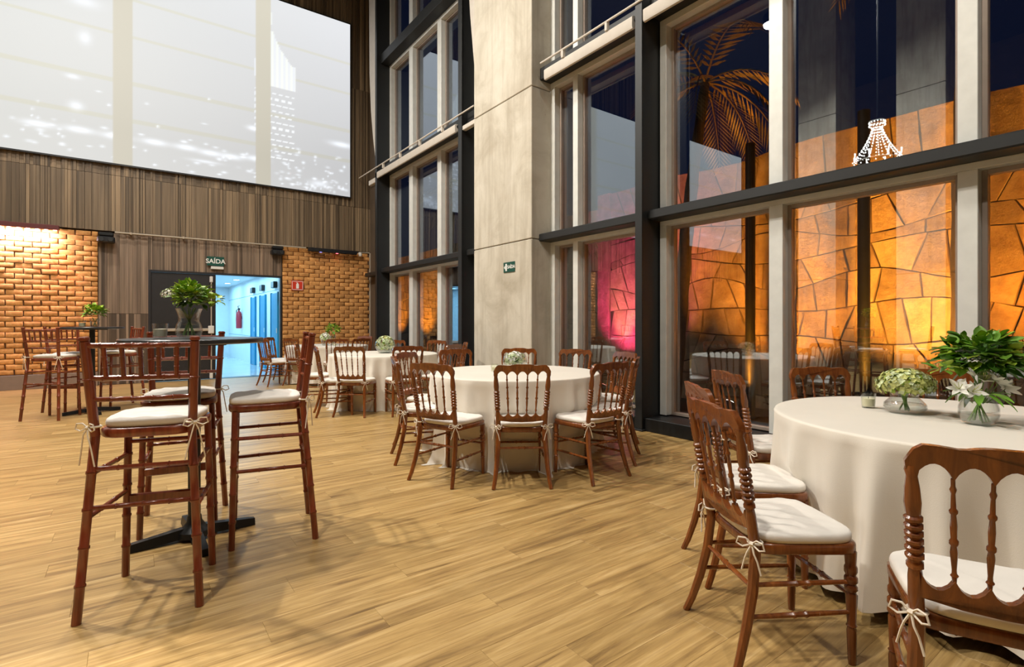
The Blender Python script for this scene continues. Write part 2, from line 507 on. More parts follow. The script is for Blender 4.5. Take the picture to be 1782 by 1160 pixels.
# brick fields
def brick_mesh(w, seed):
    r = random.Random(seed); mb = MB(); h = 0.090; d = 0.05; e = 0.014
    j = lambda a: r.uniform(-a, a)
    back = [(0.0, d, 0.0), (w, d, 0.0), (w, d, h), (0.0, d, h)]
    mid = [(j(.004), 0.012, j(.004)), (w+j(.004), 0.012, j(.004)), (w+j(.004), 0.012, h+j(.004)), (j(.004), 0.012, h+j(.004))]
    fr = [(e+j(.005), j(.006), e+j(.004)), (w-e+j(.005), j(.006), e+j(.004)), (w-e+j(.005), j(.006), h-e+j(.004)), (e+j(.005), j(.006), h-e+j(.004))]
    mb.v = back+mid+fr
    for k in (0, 4):
        for q in range(4):
            m = (q+1) % 4
            mb.f.append((k+q, k+m, k+4+m, k+4+q))
    mb.f.append((8, 9, 10, 11))
    return mb
BRICKS = {}
def brick_field(name, x0, x1, z0, z1, label):
    root = tag(MB().bx(x0, x1, YB+0.03, YB+0.058, z0, z1).build(name, 'mortar', smooth=0), label, kind='structure')
    z = z0 + 0.004; rw = 0
    while z < z1 - 0.06:
        x = x0 - (0.1225 if rw % 2 else 0.0)
        while x < x1 - 0.03:
            a, b = max(x, x0) + 0.003, min(x+0.236, x1-0.003)
            if b - a > 0.04:
                w = round(b-a, 2); var = rng.randrange(5)
                if (w, var) not in BRICKS:
                    o = brick_mesh(w, var*100+int(w*1000)).build('brick', 'brick_clay', root, 60); BRICKS[(w, var)] = o.data
                else: o = link('brick', BRICKS[(w, var)], root)
                o.location = (a, YB + rng.uniform(-0.012, 0.008), z)
            x += 0.245
        z += 0.0985; rw += 1
    return root
brick_field('wall_brick_left', -2.95, -0.525, 0.275, 3.04, 'left field of rough orange bricks beside the ribbed panel')
brick_field('wall_brick_right', 2.885, 5.0, 0.275, 3.03, 'right field of rough orange bricks between door and window')
tag(MB().bevbox(-14, -0.525, YB-0.02, YB+0.058, 0, 0.27).build('baseboard_left', 'baseboard_grey', smooth=0), 'grey brown plinth under the left brick field', kind='structure')
tag(MB().bevbox(2.885, 5.0, YB-0.02, YB+0.058, 0, 0.27).build('baseboard_right', 'baseboard_grey', smooth=0), 'grey brown plinth under the right brick field', kind='structure')
tag(MB().bx(-14, -2.95, YB+0.0, YB+0.058, 0.27, 3.05).build('wall_back_end', 'plain_brown', smooth=0), 'plain end of the back wall outside the picture', kind='structure')
tr = MB().bevbox(5.0, 5.035, YB-0.02, YB+0.055, 0, 3.04); tr.bevbox(4.72, 5.0, YB-0.02, YB+0.0, 3.03, 3.055)
tag(tr.build('trim_1', 'conduit_grey', smooth=0), 'pale corner trim beside the right brick field', kind='structure')

# conduit pipe along the top of the lower wall
pipe = MB(); pipe.tube([(-0.26, YB-0.06, 3.035), (3.4, YB-0.06, 3.035)], 0.018, 10)
for x in (0.0, 0.9, 1.8, 2.7): pipe.bevbox(x-0.02, x+0.02, YB-0.085, YB+0.0, 3.012, 3.06)
tag(pipe.build('conduit_pipe', 'conduit_grey'), 'thin pale conduit pipe under the upper ribbed panels', 'pipe')

# ------------------------------------------------------------------ projection screen with its picture
SX0, SX1, SZ0, SZ1, SY = -12.2, 4.46, 4.405, 8.75, YB-0.09
def paint(x, z, blobs, dots):
    u = (x - SX0)/(SX1-SX0); w = (z-SZ0)/(SZ1-SZ0)
    r, g, b = 0.70, 0.715, 0.70
    t = max(0, min(1, (w-0.15)/0.8)); lx = max(0, min(1, (x+2)/6.5))
    dim = 0.80 + 0.22*t - 0.14*lx*(1-t)
    r, g, b = r*dim, g*dim, (b*dim)*(1.0+0.06*lx)
    # pale beige window bars in the picture
    for bx in (-5.3, -2.7, -0.12, 2.44):
        if abs(x-bx) < 0.155: return (0.63*dim, 0.60*dim, 0.50*dim)
    for bz in (7.75, 7.0, 6.05, 5.3):
        if abs(z-bz) < 0.04: r, g, b = r*0.97, g*0.95, b*0.84
    # tower with stepped lit crown
    tx = x - 2.62
    if -0.42 < tx < 0.56:
        lit = (6.72 < z < 7.30 and 0 < tx < 0.53) or (7.30 <= z < 7.98 and 0 < tx < 0.40*(1-(z-7.30)/0.68)**1.5 + 0.05) or (8.12 < z < 8.42 and 0 < tx < 0.03)
        lit = lit or (6.85 < z < 7.25 and -0.36 < tx < -0.18) or (5.6 < z < 6.6 and -0.36 < tx < -0.2 and int(z*14) % 2 == 0)
        if lit: r, g, b = 0.80 + 0.05*sin(x*60), 0.83 + 0.05*sin(x*60), 0.83
        elif 5.0 < z < 6.6 and 0 < tx < 0.5 and int(z*30) % 4 == 0 and (int(x*41)*7 + int(z*30)*5) % 6 > 1: r, g, b = 0.82, 0.85, 0.88
    for (cx, cz, sx, sz, k) in blobs:
        d = ((x-cx)/sx)**2 + ((z-cz)/sz)**2
        if d < 4: 
            e = math.exp(-d)*k
            r += (0.92-r)*e*0.9; g += (0.95-g)*e*0.95; b += (1.0-b)*e
    return (r, g, b)
pr = random.Random(3)
blobs = []
for x0, dx in ((-1.6, 0.0), (-1.0, 0.2), (-0.45, 0.2), (0.2, 0), (0.75, 0), (1.2, 0), (1.6, 0), (2.1, 0)):
    blobs.append((x0+0.2, 4.95+pr.uniform(-0.03, 0.03), 0.20, 0.055, 0.9))
for k in range(8): blobs.append((-11.5+k*1.1, 4.95, 0.25, 0.06, 0.9))
blobs += [(4.25, 5.68, 0.26, 0.06, 1.0), (2.25, 5.65, 0.12, 0.05, 1.0), (-0.75, 7.45, 0.22, 0.10, 0.6), (-0.72, 6.75, 0.09, 0.12, 0.6), (-0.9, 5.95, 0.1, 0.04, 0.7), (-0.85, 5.4, 0.1, 0.08, 0.7), (3.7, 4.62, 0.2, 0.07, 0.7), (1.3, 4.72, 0.25, 0.03, 0.7)]
for k in range(130):
    blobs.append((pr.uniform(-4, 4.4), 4.45 + abs(pr.gauss(0, 0.5)), pr.uniform(0.015, 0.06), pr.uniform(0.012, 0.025), pr.uniform(0.5, 1.0)))
for k in range(60):
    blobs.append((pr.uniform(2.7, 4.4), 4.45 + abs(pr.gauss(0, 0.4)), pr.uniform(0.015, 0.05), pr.uniform(0.012, 0.03), pr.uniform(0.5, 1.0)))
xs = [SX0 + (SX1-6.6-SX0)*i/60 for i in range(60)] + [SX1-6.6 + 6.6*i/230 for i in range(231)]
zs = [SZ0 + (SZ1-SZ0)*i/150 for i in range(151)]
me = bpy.data.meshes.new('screen_picture')
nv = len(xs)
me.from_pydata([(x, SY, z) for z in zs for x in xs], [], [(j*nv+i, j*nv+i+1, (j+1)*nv+i+1, (j+1)*nv+i) for j in range(150) for i in range(nv-1)])
att = me.color_attributes.new('picture', 'FLOAT_COLOR', 'POINT')
cols = []
bl_sorted = sorted(blobs)
for z in zs:
    zb = [b for b in blobs if abs(z-b[1]) < 2.1*b[3]]
    for x in xs:
        r, g, b = paint(x, z, [q for q in zb if abs(x-q[0]) < 2.1*q[2]], None)
        cols += [r, g, b, 1.0]
att.data.foreach_set('color', cols)
me.materials.append(MATS['projection_screen'])
screen = empty('projection_screen', (SX1, SY, SZ0))
tag(screen, 'huge projection screen showing a hazy city skyline on back wall', 'screen')
pic = link('picture', me, screen); pic.location = (-SX1, -SY, -SZ0)
fb = MB(); t_ = 0.03
fb.bx(SX0-t_, SX1+t_, SY+0.004, SY+0.03, SZ0-t_, SZ1+t_)
o = fb.build('backing', 'black_plastic', screen, 0); o.location = (-SX1, -SY, -SZ0)

# ------------------------------------------------------------------ door, hall behind it
d1 = empty('door_1', (0.9, YB+0.02, 0)); tag(d1, 'closed black door leaf with pale panic bar', kind='structure')
def dp(mb, name, mat, sm=0):
    o = mb.build(name, mat, d1, sm); o.location = (-0.9, -YB-0.02, 0); return o
dp(MB().bevbox(0.325, 1.51, YB+0.03, YB+0.075, 0.01, 2.29), 'leaf', 'door_black')
dp(MB().bevbox(0.29, 0.335, YB+0.0, YB+0.15, 0, 2.335).bevbox(0.335, 2.83, YB+0.0, YB+0.15, 2.295, 2.335).bevbox(2.83, 2.87, YB+0.0, YB+0.15, 0, 2.335), 'frame', 'door_black')
dp(MB().bevbox(0.45, 1.38, YB-0.05, YB-0.02, 1.055, 1.115, 0.01), 'panic_bar', 'conduit_grey')
dp(MB().bevbox(1.36, 1.47, YB-0.06, YB+0.03, 1.0, 1.17, 0.01), 'latch_box', 'white_plastic')
dp(MB().tube([(1.42, YB-0.02, 0.06), (1.42, YB-0.02, 2.2)], 0.013, 8), 'bolt_rod', 'conduit_grey', 40)
dp(MB().bevbox(1.39, 1.45, YB-0.04, YB+0.03, 2.12, 2.25, 0.008), 'strike', 'white_plastic')
dp(MB().bevbox(1.39, 1.45, YB-0.04, YB+0.03, 0.02, 0.14, 0.008), 'strike', 'white_plastic')
dp(MB().bx(0.45, 1.3, YB-0.022, YB+0.03, 1.06, 1.11), 'bar_mount', 'black_plastic')

def st(name, mb, mat, label, sm=0): return tag(mb.build(name, mat, smooth=sm), label, kind='structure')
HY = 21.9
st('floor_hall', MB().bx(0.0, 3.1, YB+0.3, HY, -0.15, 0.0), 'hall_floor', 'glossy pale floor of the lit corridor')
st('trim_2', MB().bx(0.29, 2.87, YB-0.0, YB+0.3, -0.15, 0.004), 'black_plastic', 'dark threshold under the corridor door')
st('ceiling_hall', MB().bx(0.0, 3.1, YB+0.3, HY+0.2, 2.55, 2.7), 'hall_white', 'white ceiling of the lit corridor')
st('wall_hall_end', MB().bx(0.0, 3.1, HY, HY+0.2, 0, 2.55), 'hall_white', 'white end wall of the lit corridor')
st('wall_hall_left', MB().bx(-0.2, 0.0, YB+0.3, HY+0.2, 0, 2.7), 'hall_white', 'white left wall of the lit corridor')
wr = MB(); wr.bx(2.95, 3.15, YB+0.3, HY+0.2, 0, 2.55)
whr = st('wall_hall_right', wr, 'hall_white', 'white corridor wall with three blue doors')
for z in (0.83, 2.06):
    MB().bx(2.946, 2.951, YB+0.3, HY, z-0.006, z+0.006).build('groove', 'hall_blue', whr, 0)
for i, (y0, y1) in enumerate(((16.66, 17.28), (15.25, 15.95), (13.75, 14.5))):
    d = empty('door_%d' % (i+2), (2.95, (y0+y1)/2, 0)); tag(d, ('far', 'middle', 'near')[i] + ' blue corridor door in the white wall', kind='structure')
    def q(mb, name, mat):
        o = mb.build(name, mat, d, 0); o.location = (-2.95, -(y0+y1)/2, 0)
    q(MB().bevbox(2.915, 2.955, y0, y1, 0.0, 1.98, 0.008), 'leaf', 'hall_blue')
    q(MB().bevbox(2.90, 2.955, y0-0.03, y0+0.0, 0.0, 2.0, 0.004).bevbox(2.90, 2.955, y1, y1+0.03, 0, 2.0, 0.004), 'frame', 'hall_blue')
    q(MB().bevbox(2.90, 2.916, y0+0.06, y0+0.10, 0.98, 1.1, 0.004), 'handle', 'aluminium')
    s = MB().bevbox(2.86, 2.95, (y0+y1)/2-0.16, (y0+y1)/2+0.16, 2.11, 2.27, 0.01).build('door_sign', 'black_plastic', smooth=0)
    tag(s, 'small dark sign box above the %s blue corridor door' % ('far', 'middle', 'near')[i], 'sign', 'corridor door signs')
for i, (x, y) in enumerate(((2.6, 14.2), (2.6, 16.0), (2.6, 17.8), (2.6, 19.6), (1.9, 15.4), (1.9, 17.4), (1.9, 19.4), (1.2, 16.4), (1.2, 18.4), (1.2, 20.6))):
    dl = empty('corridor_downlight', (x, y, 2.55))
    tag(dl, 'round white downlight in the corridor ceiling', 'lamp', 'corridor downlights')
    MB().lathe([(0.085, -0.012), (0.11, -0.012), (0.115, -0.001), (0.085, -0.001)], 20, cap=False).build('ring', 'white_plastic', dl)
    MB().lathe([(0.085, -0.008), (0.04, -0.01), (0.001, -0.01)], 20, cap=False).build('disc', 'hall_lamp_glow', dl)
for (x, y, w) in ((1.6, 15.0, 60), (1.6, 17.6, 60), (1.6, 20.2, 60)):
    L = bpy.data.lights.new('corridor_light', 'AREA'); L.shape = 'RECTANGLE'; L.size = 2.2; L.size_y = 1.6; L.energy = w; L.color = (0.36, 0.76, 1.0)
    o = bpy.data.objects.new('corridor_light', L); o.location = (x, y, 2.50); C.objects.link(o)
# extinguisher in the corridor
ex = empty('fire_extinguisher', (2.86, 19.1, 1.05)); tag(ex, 'dark red fire extinguisher hanging on the white corridor wall', 'extinguisher')
MB().lathe([(0.01, 0.0), (0.075, 0.0), (0.085, 0.02), (0.085, 0.47), (0.06, 0.54), (0.025, 0.57), (0.025, 0.6)], 16).build('cylinder', 'extinguisher_red', ex)
MB().bevbox(-0.03, 0.03, -0.05, 0.05, 0.6, 0.66).build('valve', 'black_plastic', ex, 0)
MB().tube([(0, 0.04, 0.63), (-0.05, 0.12, 0.6), (-0.06, 0.12, 0.3), (-0.06, 0.09, 0.15)], 0.014, 6).build('hose', 'black_plastic', ex)
MB().tube([(0, 0, 0.64), (-0.04, -0.06, 0.72), (0.0, -0.1, 0.74)], 0.012, 6).build('handle', 'black_plastic', ex)
MB().bx(0.06, 0.092, -0.04, 0.04, 0.3, 0.4).build('bracket', 'black_plastic', ex, 0)

# ------------------------------------------------------------------ signs and fittings on the back wall
es = empty('exit_sign', (1.5, YB-0.02, 2.585)); tag(es, 'green SAÍDA exit sign above the corridor doorway', 'sign')
bo = MB().bevbox(-0.165, 0.165, -0.015, 0.02, -0.10, 0.10, 0.004).build('board', 'sign_green', es, 0)
text_part('lettering', 'SAÍDA', 0.135, 'sign_white', bo, (0, -0.017, -0.005), (radians(90), 0, 0))
MB().bevbox(-0.09, 0.155, -0.03, 0.02, -0.175, -0.115, 0.006).build('emergency_lamp', 'white_plastic', es, 0)
fs = empty('fire_sign', (3.21, YB-0.03, 2.125)); tag(fs, 'square red fire extinguisher sign on the right bricks', 'sign')
MB().bevbox(-0.135, 0.135, -0.01, 0.03, -0.115, 0.115, 0.004).build('board', 'sign_red', fs, 0)
bd = MB()
for a in ((-0.125, 0.125, 0.095, 0.105), (-0.125, 0.125, -0.105, -0.095), (-0.125, -0.115, -0.105, 0.105), (0.115, 0.125, -0.105, 0.105)):
    bd.bx(a[0], a[1], -0.012, -0.005, a[2], a[3])
bd.build('border', 'sign_white', fs, 0)
MB().prism([(-0.03, -0.075), (0.03, -0.075), (0.03, 0.03), (0.012, 0.048), (0.012, 0.07), (-0.03, 0.075), (-0.03, 0.064), (-0.012, 0.06), (-0.012, 0.048), (-0.03, 0.03)], 0.006, lambda p: p + Vector((0, -0.012, 0))).build('pictogram', 'sign_white', fs, 0)

def emergency_lamp(x, z, label):
    e = empty('wall_speaker', (x, YB-0.1, z)); tag(e, label, 'speaker', 'black wall boxes under the ribbed panels')
    MB().bevbox(-0.14, 0.14, -0.09, 0.09, -0.10, 0.02, 0.02).build('body', 'black_plastic', e, 0)
    MB().bevbox(-0.12, 0.12, -0.08, 0.09, 0.03, 0.10, 0.015).build('hood', 'black_metal', e, 0)
    for sx in (-0.07, 0.07):
        MB().tube([(sx, -0.088, -0.04), (sx, -0.108, -0.04)], [0.045, 0.04], 14).build('cone', 'steel_dark', e)
    MB().bevbox(-0.03, 0.03, 0.06, 0.14, -0.02, 0.05, 0.004).build('bracket', 'black_metal', e, 0)
emergency_lamp(-0.395, 2.91, 'black speaker box beside the left bricks')
emergency_lamp(2.75, 2.91, 'black speaker box beside the right bricks')
# LED bars
def led_bar(x0, x1, z, mats, label, body='black_plastic'):
    e = empty('led_bar', ((x0+x1)/2, YB-0.12, z)); tag(e, label, 'light')
    h = (x1-x0)/2
    MB().bevbox(-h, h, -0.05, 0.05, -0.045, 0.045, 0.01).build('housing', body, e, 0)
    for f in (-0.8, 0.0, 0.8): MB().bevbox(h*f-0.03, h*f+0.03, 0.03, 0.125, 0.0, 0.06, 0.004).build('bracket', body, e, 0)
    n = len(mats)
    for i, m in enumerate(mats):
        xx = -h + (i+0.5)*2*h/n
        MB().tube([(xx, -0.005, -0.044), (xx, -0.005, -0.052)], 0.03, 12).build('lens', m, e)
led_bar(3.43, 4.62, 3.0, ['black_plastic', 'led_blue', 'black_plastic', 'led_red', 'black_plastic', 'black_plastic'], 'black LED bar mounted along the top of the right bricks')
led_bar(-2.6, -1.09, 3.02, ['led_pink']*12, 'glowing pink LED bar along the top of the left bricks', 'bar_red')
L = bpy.data.lights.new('led_bar_light', 'AREA'); L.shape = 'RECTANGLE'; L.size = 1.35; L.size_y = 0.04; L.energy = 60; L.color = (1.0, 0.78, 0.90)
o = bpy.data.objects.new('led_bar_light', L); o.location = (-1.86, YB-0.14, 2.955); o.rotation_euler = (radians(22), 0, 0); C.objects.link(o)
L = bpy.data.lights.new('led_bar_light', 'SPOT'); L.energy = 70; L.color = (1.0, 0.16, 0.05); L.spot_size = radians(60); L.spot_blend = 0.9; L.shadow_soft_size = 0.05
o = bpy.data.objects.new('led_bar_light', L); o.location = (-1.12, YB-0.16, 2.955); o.rotation_euler = (radians(8), 0, 0); C.objects.link(o)
sc = empty('security_camera', (4.72, YB-0.1, 2.98)); tag(sc, 'small white camera at the end of the black LED bar', 'camera')
MB().lathe([(0.001, -0.06), (0.035, -0.05), (0.05, -0.015), (0.05, 0.02), (0.03, 0.03), (0.001, 0.03)], 14).build('dome', 'white_plastic', sc)
MB().bevbox(-0.025, 0.025, 0.0, 0.1, 0.02, 0.05, 0.004).build('bracket', 'white_plastic', sc, 0)

# ------------------------------------------------------------------ window wall
def column(name, y0, y1, label):
    ym = (y0+y1)/2; mb = MB()
    mb.bevbox(4.70, 4.72, y0, y1, 0, CEIL, 0.003)
    mb.bx(4.72, 5.14, ym-0.035, ym+0.035, 0, CEIL)
    mb.bevbox(5.14, 5.18, y0, y1, 0, CEIL, 0.003)
    mb.bevbox(4.68, 5.18, y0-0.02, y1+0.02, 0, 0.02, 0.003)
    return tag(mb.build(name, 'steel_dark', smooth=0), label, kind='structure')
column('trim_3', 3.915, 4.016, 'black steel column between the middle and near windows')
column('trim_4', 7.93, 8.05, 'black steel column left of the concrete pillar')
column('trim_5', 11.85, 11.95, 'black steel column in the far corner by the bricks')
column('trim_6', -0.085, 0.016, 'black steel column beyond the right edge of the picture')
column('trim_7', -4.1, -4.0, 'black steel column at the end of the window wall')

LEVELS = [(0.16, 2.372), (2.56, 4.70), (4.98, 7.33), (7.66, 10.9)]
def window(n, y0, y1, mulls, label, edges=True):
    root = empty('window_%d' % n, (XG, (y0+y1)/2, 0)); tag(root, label, kind='structure')
    off = (-XG, -(y0+y1)/2, 0)
    def p(mb, name, mat, sm=0):
        o = mb.build(name, mat, root, sm); o.location = off; return o
    p(MB().bevbox(4.74, 5.2, y0, y1, 0.0, 0.15, 0.006), 'sill', 'black_metal')
    p(MB().bevbox(4.80, 5.04, y0, y1, 2.424, 2.531, 0.012), 'rail', 'steel_dark')
    p(MB().bevbox(4.82, 5.04, y0, y1, 4.775, 4.95, 0.006), 'beam', 'steel_dark')
    p(MB().bevbox(4.80, 5.04, y0, y1, 7.40, 7.62, 0.006), 'beam', 'steel_dark')
    for (z0, z1) in ((2.372, 2.424), (2.531, 2.56), (4.70, 4.775), (4.95, 4.98), (7.33, 7.40), (7.62, 7.66)):
        p(MB().bevbox(XG, 5.2, y0, y1, z0, z1, 0.003), 'transom', 'aluminium')
    ed = [(y0, y0+0.09)] + sorted(mulls) + [(y1-0.09, y1)]
    for (z0, z1) in LEVELS:
        for (a, b) in ed:
            p(MB().bevbox(XG, 5.2, a, b, z0, z1, 0.004), 'mullion', 'aluminium')
        for k in range(len(ed)-1):
            a, b = ed[k][1], ed[k+1][0]
            if b - a < 0.08: continue
            s = MB(); w = 0.035
            for q in ((a, a+w, z0, z1), (b-w, b, z0, z1), (a+w, b-w, z0, z0+w), (a+w, b-w, z1-w, z1)):
                s.bevbox(5.115, 5.19, q[0], q[1], q[2], q[3], 0.003)
            so = p(s, 'sash', 'tan_frame')
            MB().bx(5.15, 5.158, a+w-0.004, b-w+0.004, z0+w-0.004, z1-w+0.004).build('pane', 'window_glass', so, 0)
    return root
window(1, 8.05, 11.85, [(10.58, 10.76), (9.27, 9.43)], 'tall far window bay between the brick corner and the pillar')
window(2, 4.016, 7.93, [(5.31, 5.41), (5.80, 5.95), (7.3, 7.45)], 'tall middle window bay beside the concrete pillar')
window(3, 0.016, 3.915, [(2.484, 2.618), (1.064, 1.183)], 'tall near window bay behind the foreground round table')
window(4, -4.0, -0.085, [(-1.5, -1.37), (-2.85, -2.72)], 'tall window bay beyond the right edge of the picture')
# dark panel between the corner column and the back wall
tag(MB().bevbox(5.02, 5.2, 11.95, YB+0.06, 0, CEIL, 0.004).build('wall_corner', 'plain_brown', smooth=0), 'dark panel in the far corner', kind='structure')
tag(MB().bevbox(4.82, 5.02, 11.95, 12.95, 2.40, 2.50, 0.01).build('trim_8', 'steel_dark', smooth=0), 'black rail stub in the far corner', kind='structure')

# roller blinds
def blind(y0, y1, rod0, rod1, label, z0=4.665, z1=4.815):
    e = empty('roller_blind', (4.75, (y0+y1)/2, z0)); tag(e, label, 'blind', 'rolled up blinds across the windows')
    off = (-4.75, -(y0+y1)/2, -z0)
    def p(mb, name, mat, sm=30):
        o = mb.build(name, mat, e, sm); o.location = off
    prof = [(4.70, z0+0.02), (4.71, z0), (4.735, z0-0.005), (4.735, z0+0.02), (4.81, z0+0.05), (4.81, z1), (4.72, z1), (4.70, z1-0.02)]
    p(MB().loft([[(x, y0, z) for x, z in prof], [(x, y1, z) for x, z in prof]]), 'cassette', 'blind_fabric')
    p(MB().tube([(4.768, y0-0.02, z0+0.105), (4.768, y1+0.02, z0+0.105)], 0.032, 12), 'roller', 'black_plastic')
    p(MB().tube([(4.69, rod0, 4.915), (4.69, rod1, 4.915)], 0.014, 8), 'rod', 'blind_fabric')
    k = max(2, int((y1-y0)/0.9))
    for i in range(k):
        yy = y0 + (i+0.5)*(y1-y0)/k
        p(MB().bevbox(4.68, 4.73, yy-0.02, yy+0.02, z1-0.01, 4.92, 0.004), 'bracket', 'blind_fabric')
blind(8.16, 11.93, 7.5, 13.0, 'rolled beige blind across the far window bay')
blind(4.06, 5.66, 4.0, 5.72, 'rolled beige blind across the middle window bay right of the pillar')
blind(0.06, 3.90, 0.05, 4.0, 'rolled beige blind across the near window bay')
tag(MB().bevbox(4.72, 4.80, 11.945, 12.42, 4.60, 4.72, 0.008).build('blind_end', 'blind_fabric', smooth=0), 'short pale blind end in the far brick corner', 'blind')
tag(MB().bevbox(4.72, 4.80, 7.46, 7.935, 4.63, 4.71, 0.008).build('blind_end', 'blind_fabric', smooth=0), 'short pale blind end tucked left of the pillar', 'blind')
# hanging fabric edges above the rods
def fabric(name, ya, prof, label):
    mb = MB(); r = []
    for (z, yb) in prof: r.append([(4.752, ya, z), (4.748, yb, z), (4.752, yb, z), (4.756, ya, z)])
    mb.loft(r); tag(mb.build(name, 'blind_fabric'), label, 'blind')
fabric('blind_drop', 11.955, [(4.93, 11.97), (5.2, 12.06), (5.7, 12.2), (6.4, 12.34), (7.4, 12.44), (10.9, 12.5)], 'pale lowered blind edge beside the far corner column')
fabric('blind_drop', 7.40, [(4.95, 7.47), (5.3, 7.53), (5.9, 7.62), (6.6, 7.72), (7.5, 7.80), (10.9, 7.84)], 'pale lowered blind edge beside the concrete pillar')

# concrete pillar with recessed joints
cp = empty('wall_pillar', (4.9, 6.67, 0)); tag(cp, 'tall bare concrete pillar between the windows', kind='structure')
pz = [0.0, 2.455, 4.66, 7.0, CEIL]
for i in range(4):
    o = MB().bevbox(4.66, 5.35, 5.892, 7.45, pz[i]+0.006, pz[i+1]-0.006, 0.008).build('concrete_block', 'concrete', cp, 0); o.location = (-4.9, -6.67, 0)
o = MB().bx(4.68, 5.3, 5.91, 7.43, 0, CEIL).build('core', 'mortar', cp, 0); o.location = (-4.9, -6.67, 0)
ps = empty('exit_sign', (4.652, 6.43, 2.085)); tag(ps, 'small green SAÍDA sign with arrow on the concrete pillar', 'sign')
bo = MB().bevbox(-0.004, 0.006, -0.145, 0.145, -0.078, 0.078, 0.002).build('board', 'sign_green', ps, 0)
text_part('lettering', 'SAÍDA', 0.07, 'sign_white', bo, (-0.0045, -0.055, 0), (radians(90), 0, radians(-90)), extrude=0.0012)
MB().loft([[(-0.006, 0.132, 0.0), (-0.006, 0.10, 0.028), (-0.006, 0.10, -0.028)], [(-0.002, 0.132, 0.0), (-0.002, 0.10, 0.028), (-0.002, 0.10, -0.028)]]).build('arrow', 'sign_white', bo, 0)
MB().bx(-0.006, -0.002, 0.052, 0.09, -0.055, 0.055).build('door_pictogram', 'sign_white', bo, 0)

# ------------------------------------------------------------------ garden outside
st('ground', MB().bx(5.2, 30, -12, 30, -0.3, -0.02), 'ground_soil', 'dark garden bed outside the windows')
XS = 7.5
def stone_geo(mb, poly, x, depth, r):
    # poly in (y, z); grows towards -x
    n = len(poly); cy = sum(p[0] for p in poly)/n; cz = sum(p[1] for p in poly)/n
    b = mb.base()
    tilt = (r.uniform(-.012, .012), r.uniform(-.012, .012))
    for y, z in poly: mb.v.append((x, y, z))
    for y, z in poly: mb.v.append((x-depth*0.65, y, z))
    for y, z in poly:
        dy, dz = cy-y, cz-z; L = sqrt(dy*dy+dz*dz); k = min(0.007/L, 0.3)
        mb.v.append((x-depth+tilt[0]*dy+tilt[1]*dz+r.uniform(-.004, .004), y+dy*k, z+dz*k))
    mb.v.append((x-depth-r.uniform(0, 0.008), cy, cz))
    for k in (0, n):
        for j in range(n):
            m = (j+1) % n; mb.f.append((b+k+j, b+k+n+j, b+k+n+m, b+k+m))
    for j in range(n):
        mb.f.append((b+2*n+j, b+3*n, b+2*n+(j+1) % n))
def stone_field(y0, y1, ztop, x, seed, cb):
    r = random.Random(seed)
    rows = [-0.05]
    while rows[-1] < ztop-0.3: rows.append(rows[-1] + r.uniform(0.22, 0.42))
    rows[-1] = ztop
    ph = [[(r.uniform(0.5, 1.4), r.uniform(0, 6.28), r.uniform(0.03, 0.075)) for _ in range(3)] for _ in rows]
    def zrow(i, y):
        if i == 0: return rows[0]
        k = 0.35 if i == len(rows)-1 else 1.0
        return rows[i] + k*sum(a*sin(f*y*2.2+p) for f, p, a in ph[i])
    for i in range(len(rows)-1):
        y = y0 - r.uniform(0, 0.3); lean = r.uniform(-.1, .1)
        while y < y1:
            w = r.uniform(0.24, 0.64); nl = r.uniform(-.10, .10)
            yb0, yb1, yt0, yt1 = y-lean, y+w-nl, y+lean, y+w+nl
            g = 0.0045
            poly = [(yb0+g, zrow(i, yb0)+g), ((yb0+yb1)/2, zrow(i, (yb0+yb1)/2)+g), (yb1-g, zrow(i, yb1)+g),
                    ((yb1+yt1)/2-g+r.uniform(-.006, .0), (zrow(i, yb1)+zrow(i+1, yt1))/2),
                    (yt1-g, zrow(i+1, yt1)-g), ((yt0+yt1)/2, zrow(i+1, (yt0+yt1)/2)-g), (yt0+g, zrow(i+1, yt0)-g),
                    ((yb0+yt0)/2+g+r.uniform(0, .006), (zrow(i, yb0)+zrow(i+1, yt0))/2)]
            if w > 0.46 and rows[i+1]-rows[i] > 0.30 and r.random() < 0.55:
                # split a big stone by a slanting joint
                p = poly; m1 = ((p[1][0]-0.0), p[1][1]); m2 = ((p[5][0]), p[5][1]); sh = r.uniform(-.12, .12)
                m1 = (m1[0]+sh, m1[1]); m2 = (m2[0]-sh, m2[1])
                cb([p[0], (m1[0]-g, m1[1]), (m2[0]-g, m2[1]), p[6], p[7]], r)
                cb([(m1[0]+g, m1[1]), p[2], p[3], p[4], (m2[0]+g, m2[1])], r)
            else: cb(poly, r)
            y += w; lean = nl
sw = empty('wall_stone', (XS, 1.5, 0)); tag(sw, 'near garden wall of rough stones lit orange and magenta', kind='structure')
def near_stone(poly, r):
    poly = [(min(a, 6.965), b) for a, b in poly]
    if max(a for a, b in poly) - min(a for a, b in poly) < 0.09: return
    n = len(poly); cy = sum(p[0] for p in poly)/n; cz = sum(p[1] for p in poly)/n
    mb = MB(); stone_geo(mb, [(a-cy, b-cz) for a, b in poly], 0.0, 0.05+r.uniform(0, 0.012), r)
    o = mb.build('stone', 'garden_stone', sw, 50); o.location = (0.0, cy-1.5, cz)
stone_field(-0.6, 6.9, 3.72, XS, 5, near_stone)
se = MB(); stone_field(-3.6, -1.1, 3.72, XS, 6, lambda p, r: stone_geo(se, p, XS, 0.055, r))
o = se.build('stones', 'garden_stone', sw, 50); o.location = (-XS, -1.5, 0); tag(o, kind='stuff')
o = MB().bevbox(XS-0.075, XS+0.45, 6.98, 7.3, -0.05, 3.74, 0.01).build('end_block', 'garden_stone', sw, 0); o.location = (-XS, -1.5, 0)
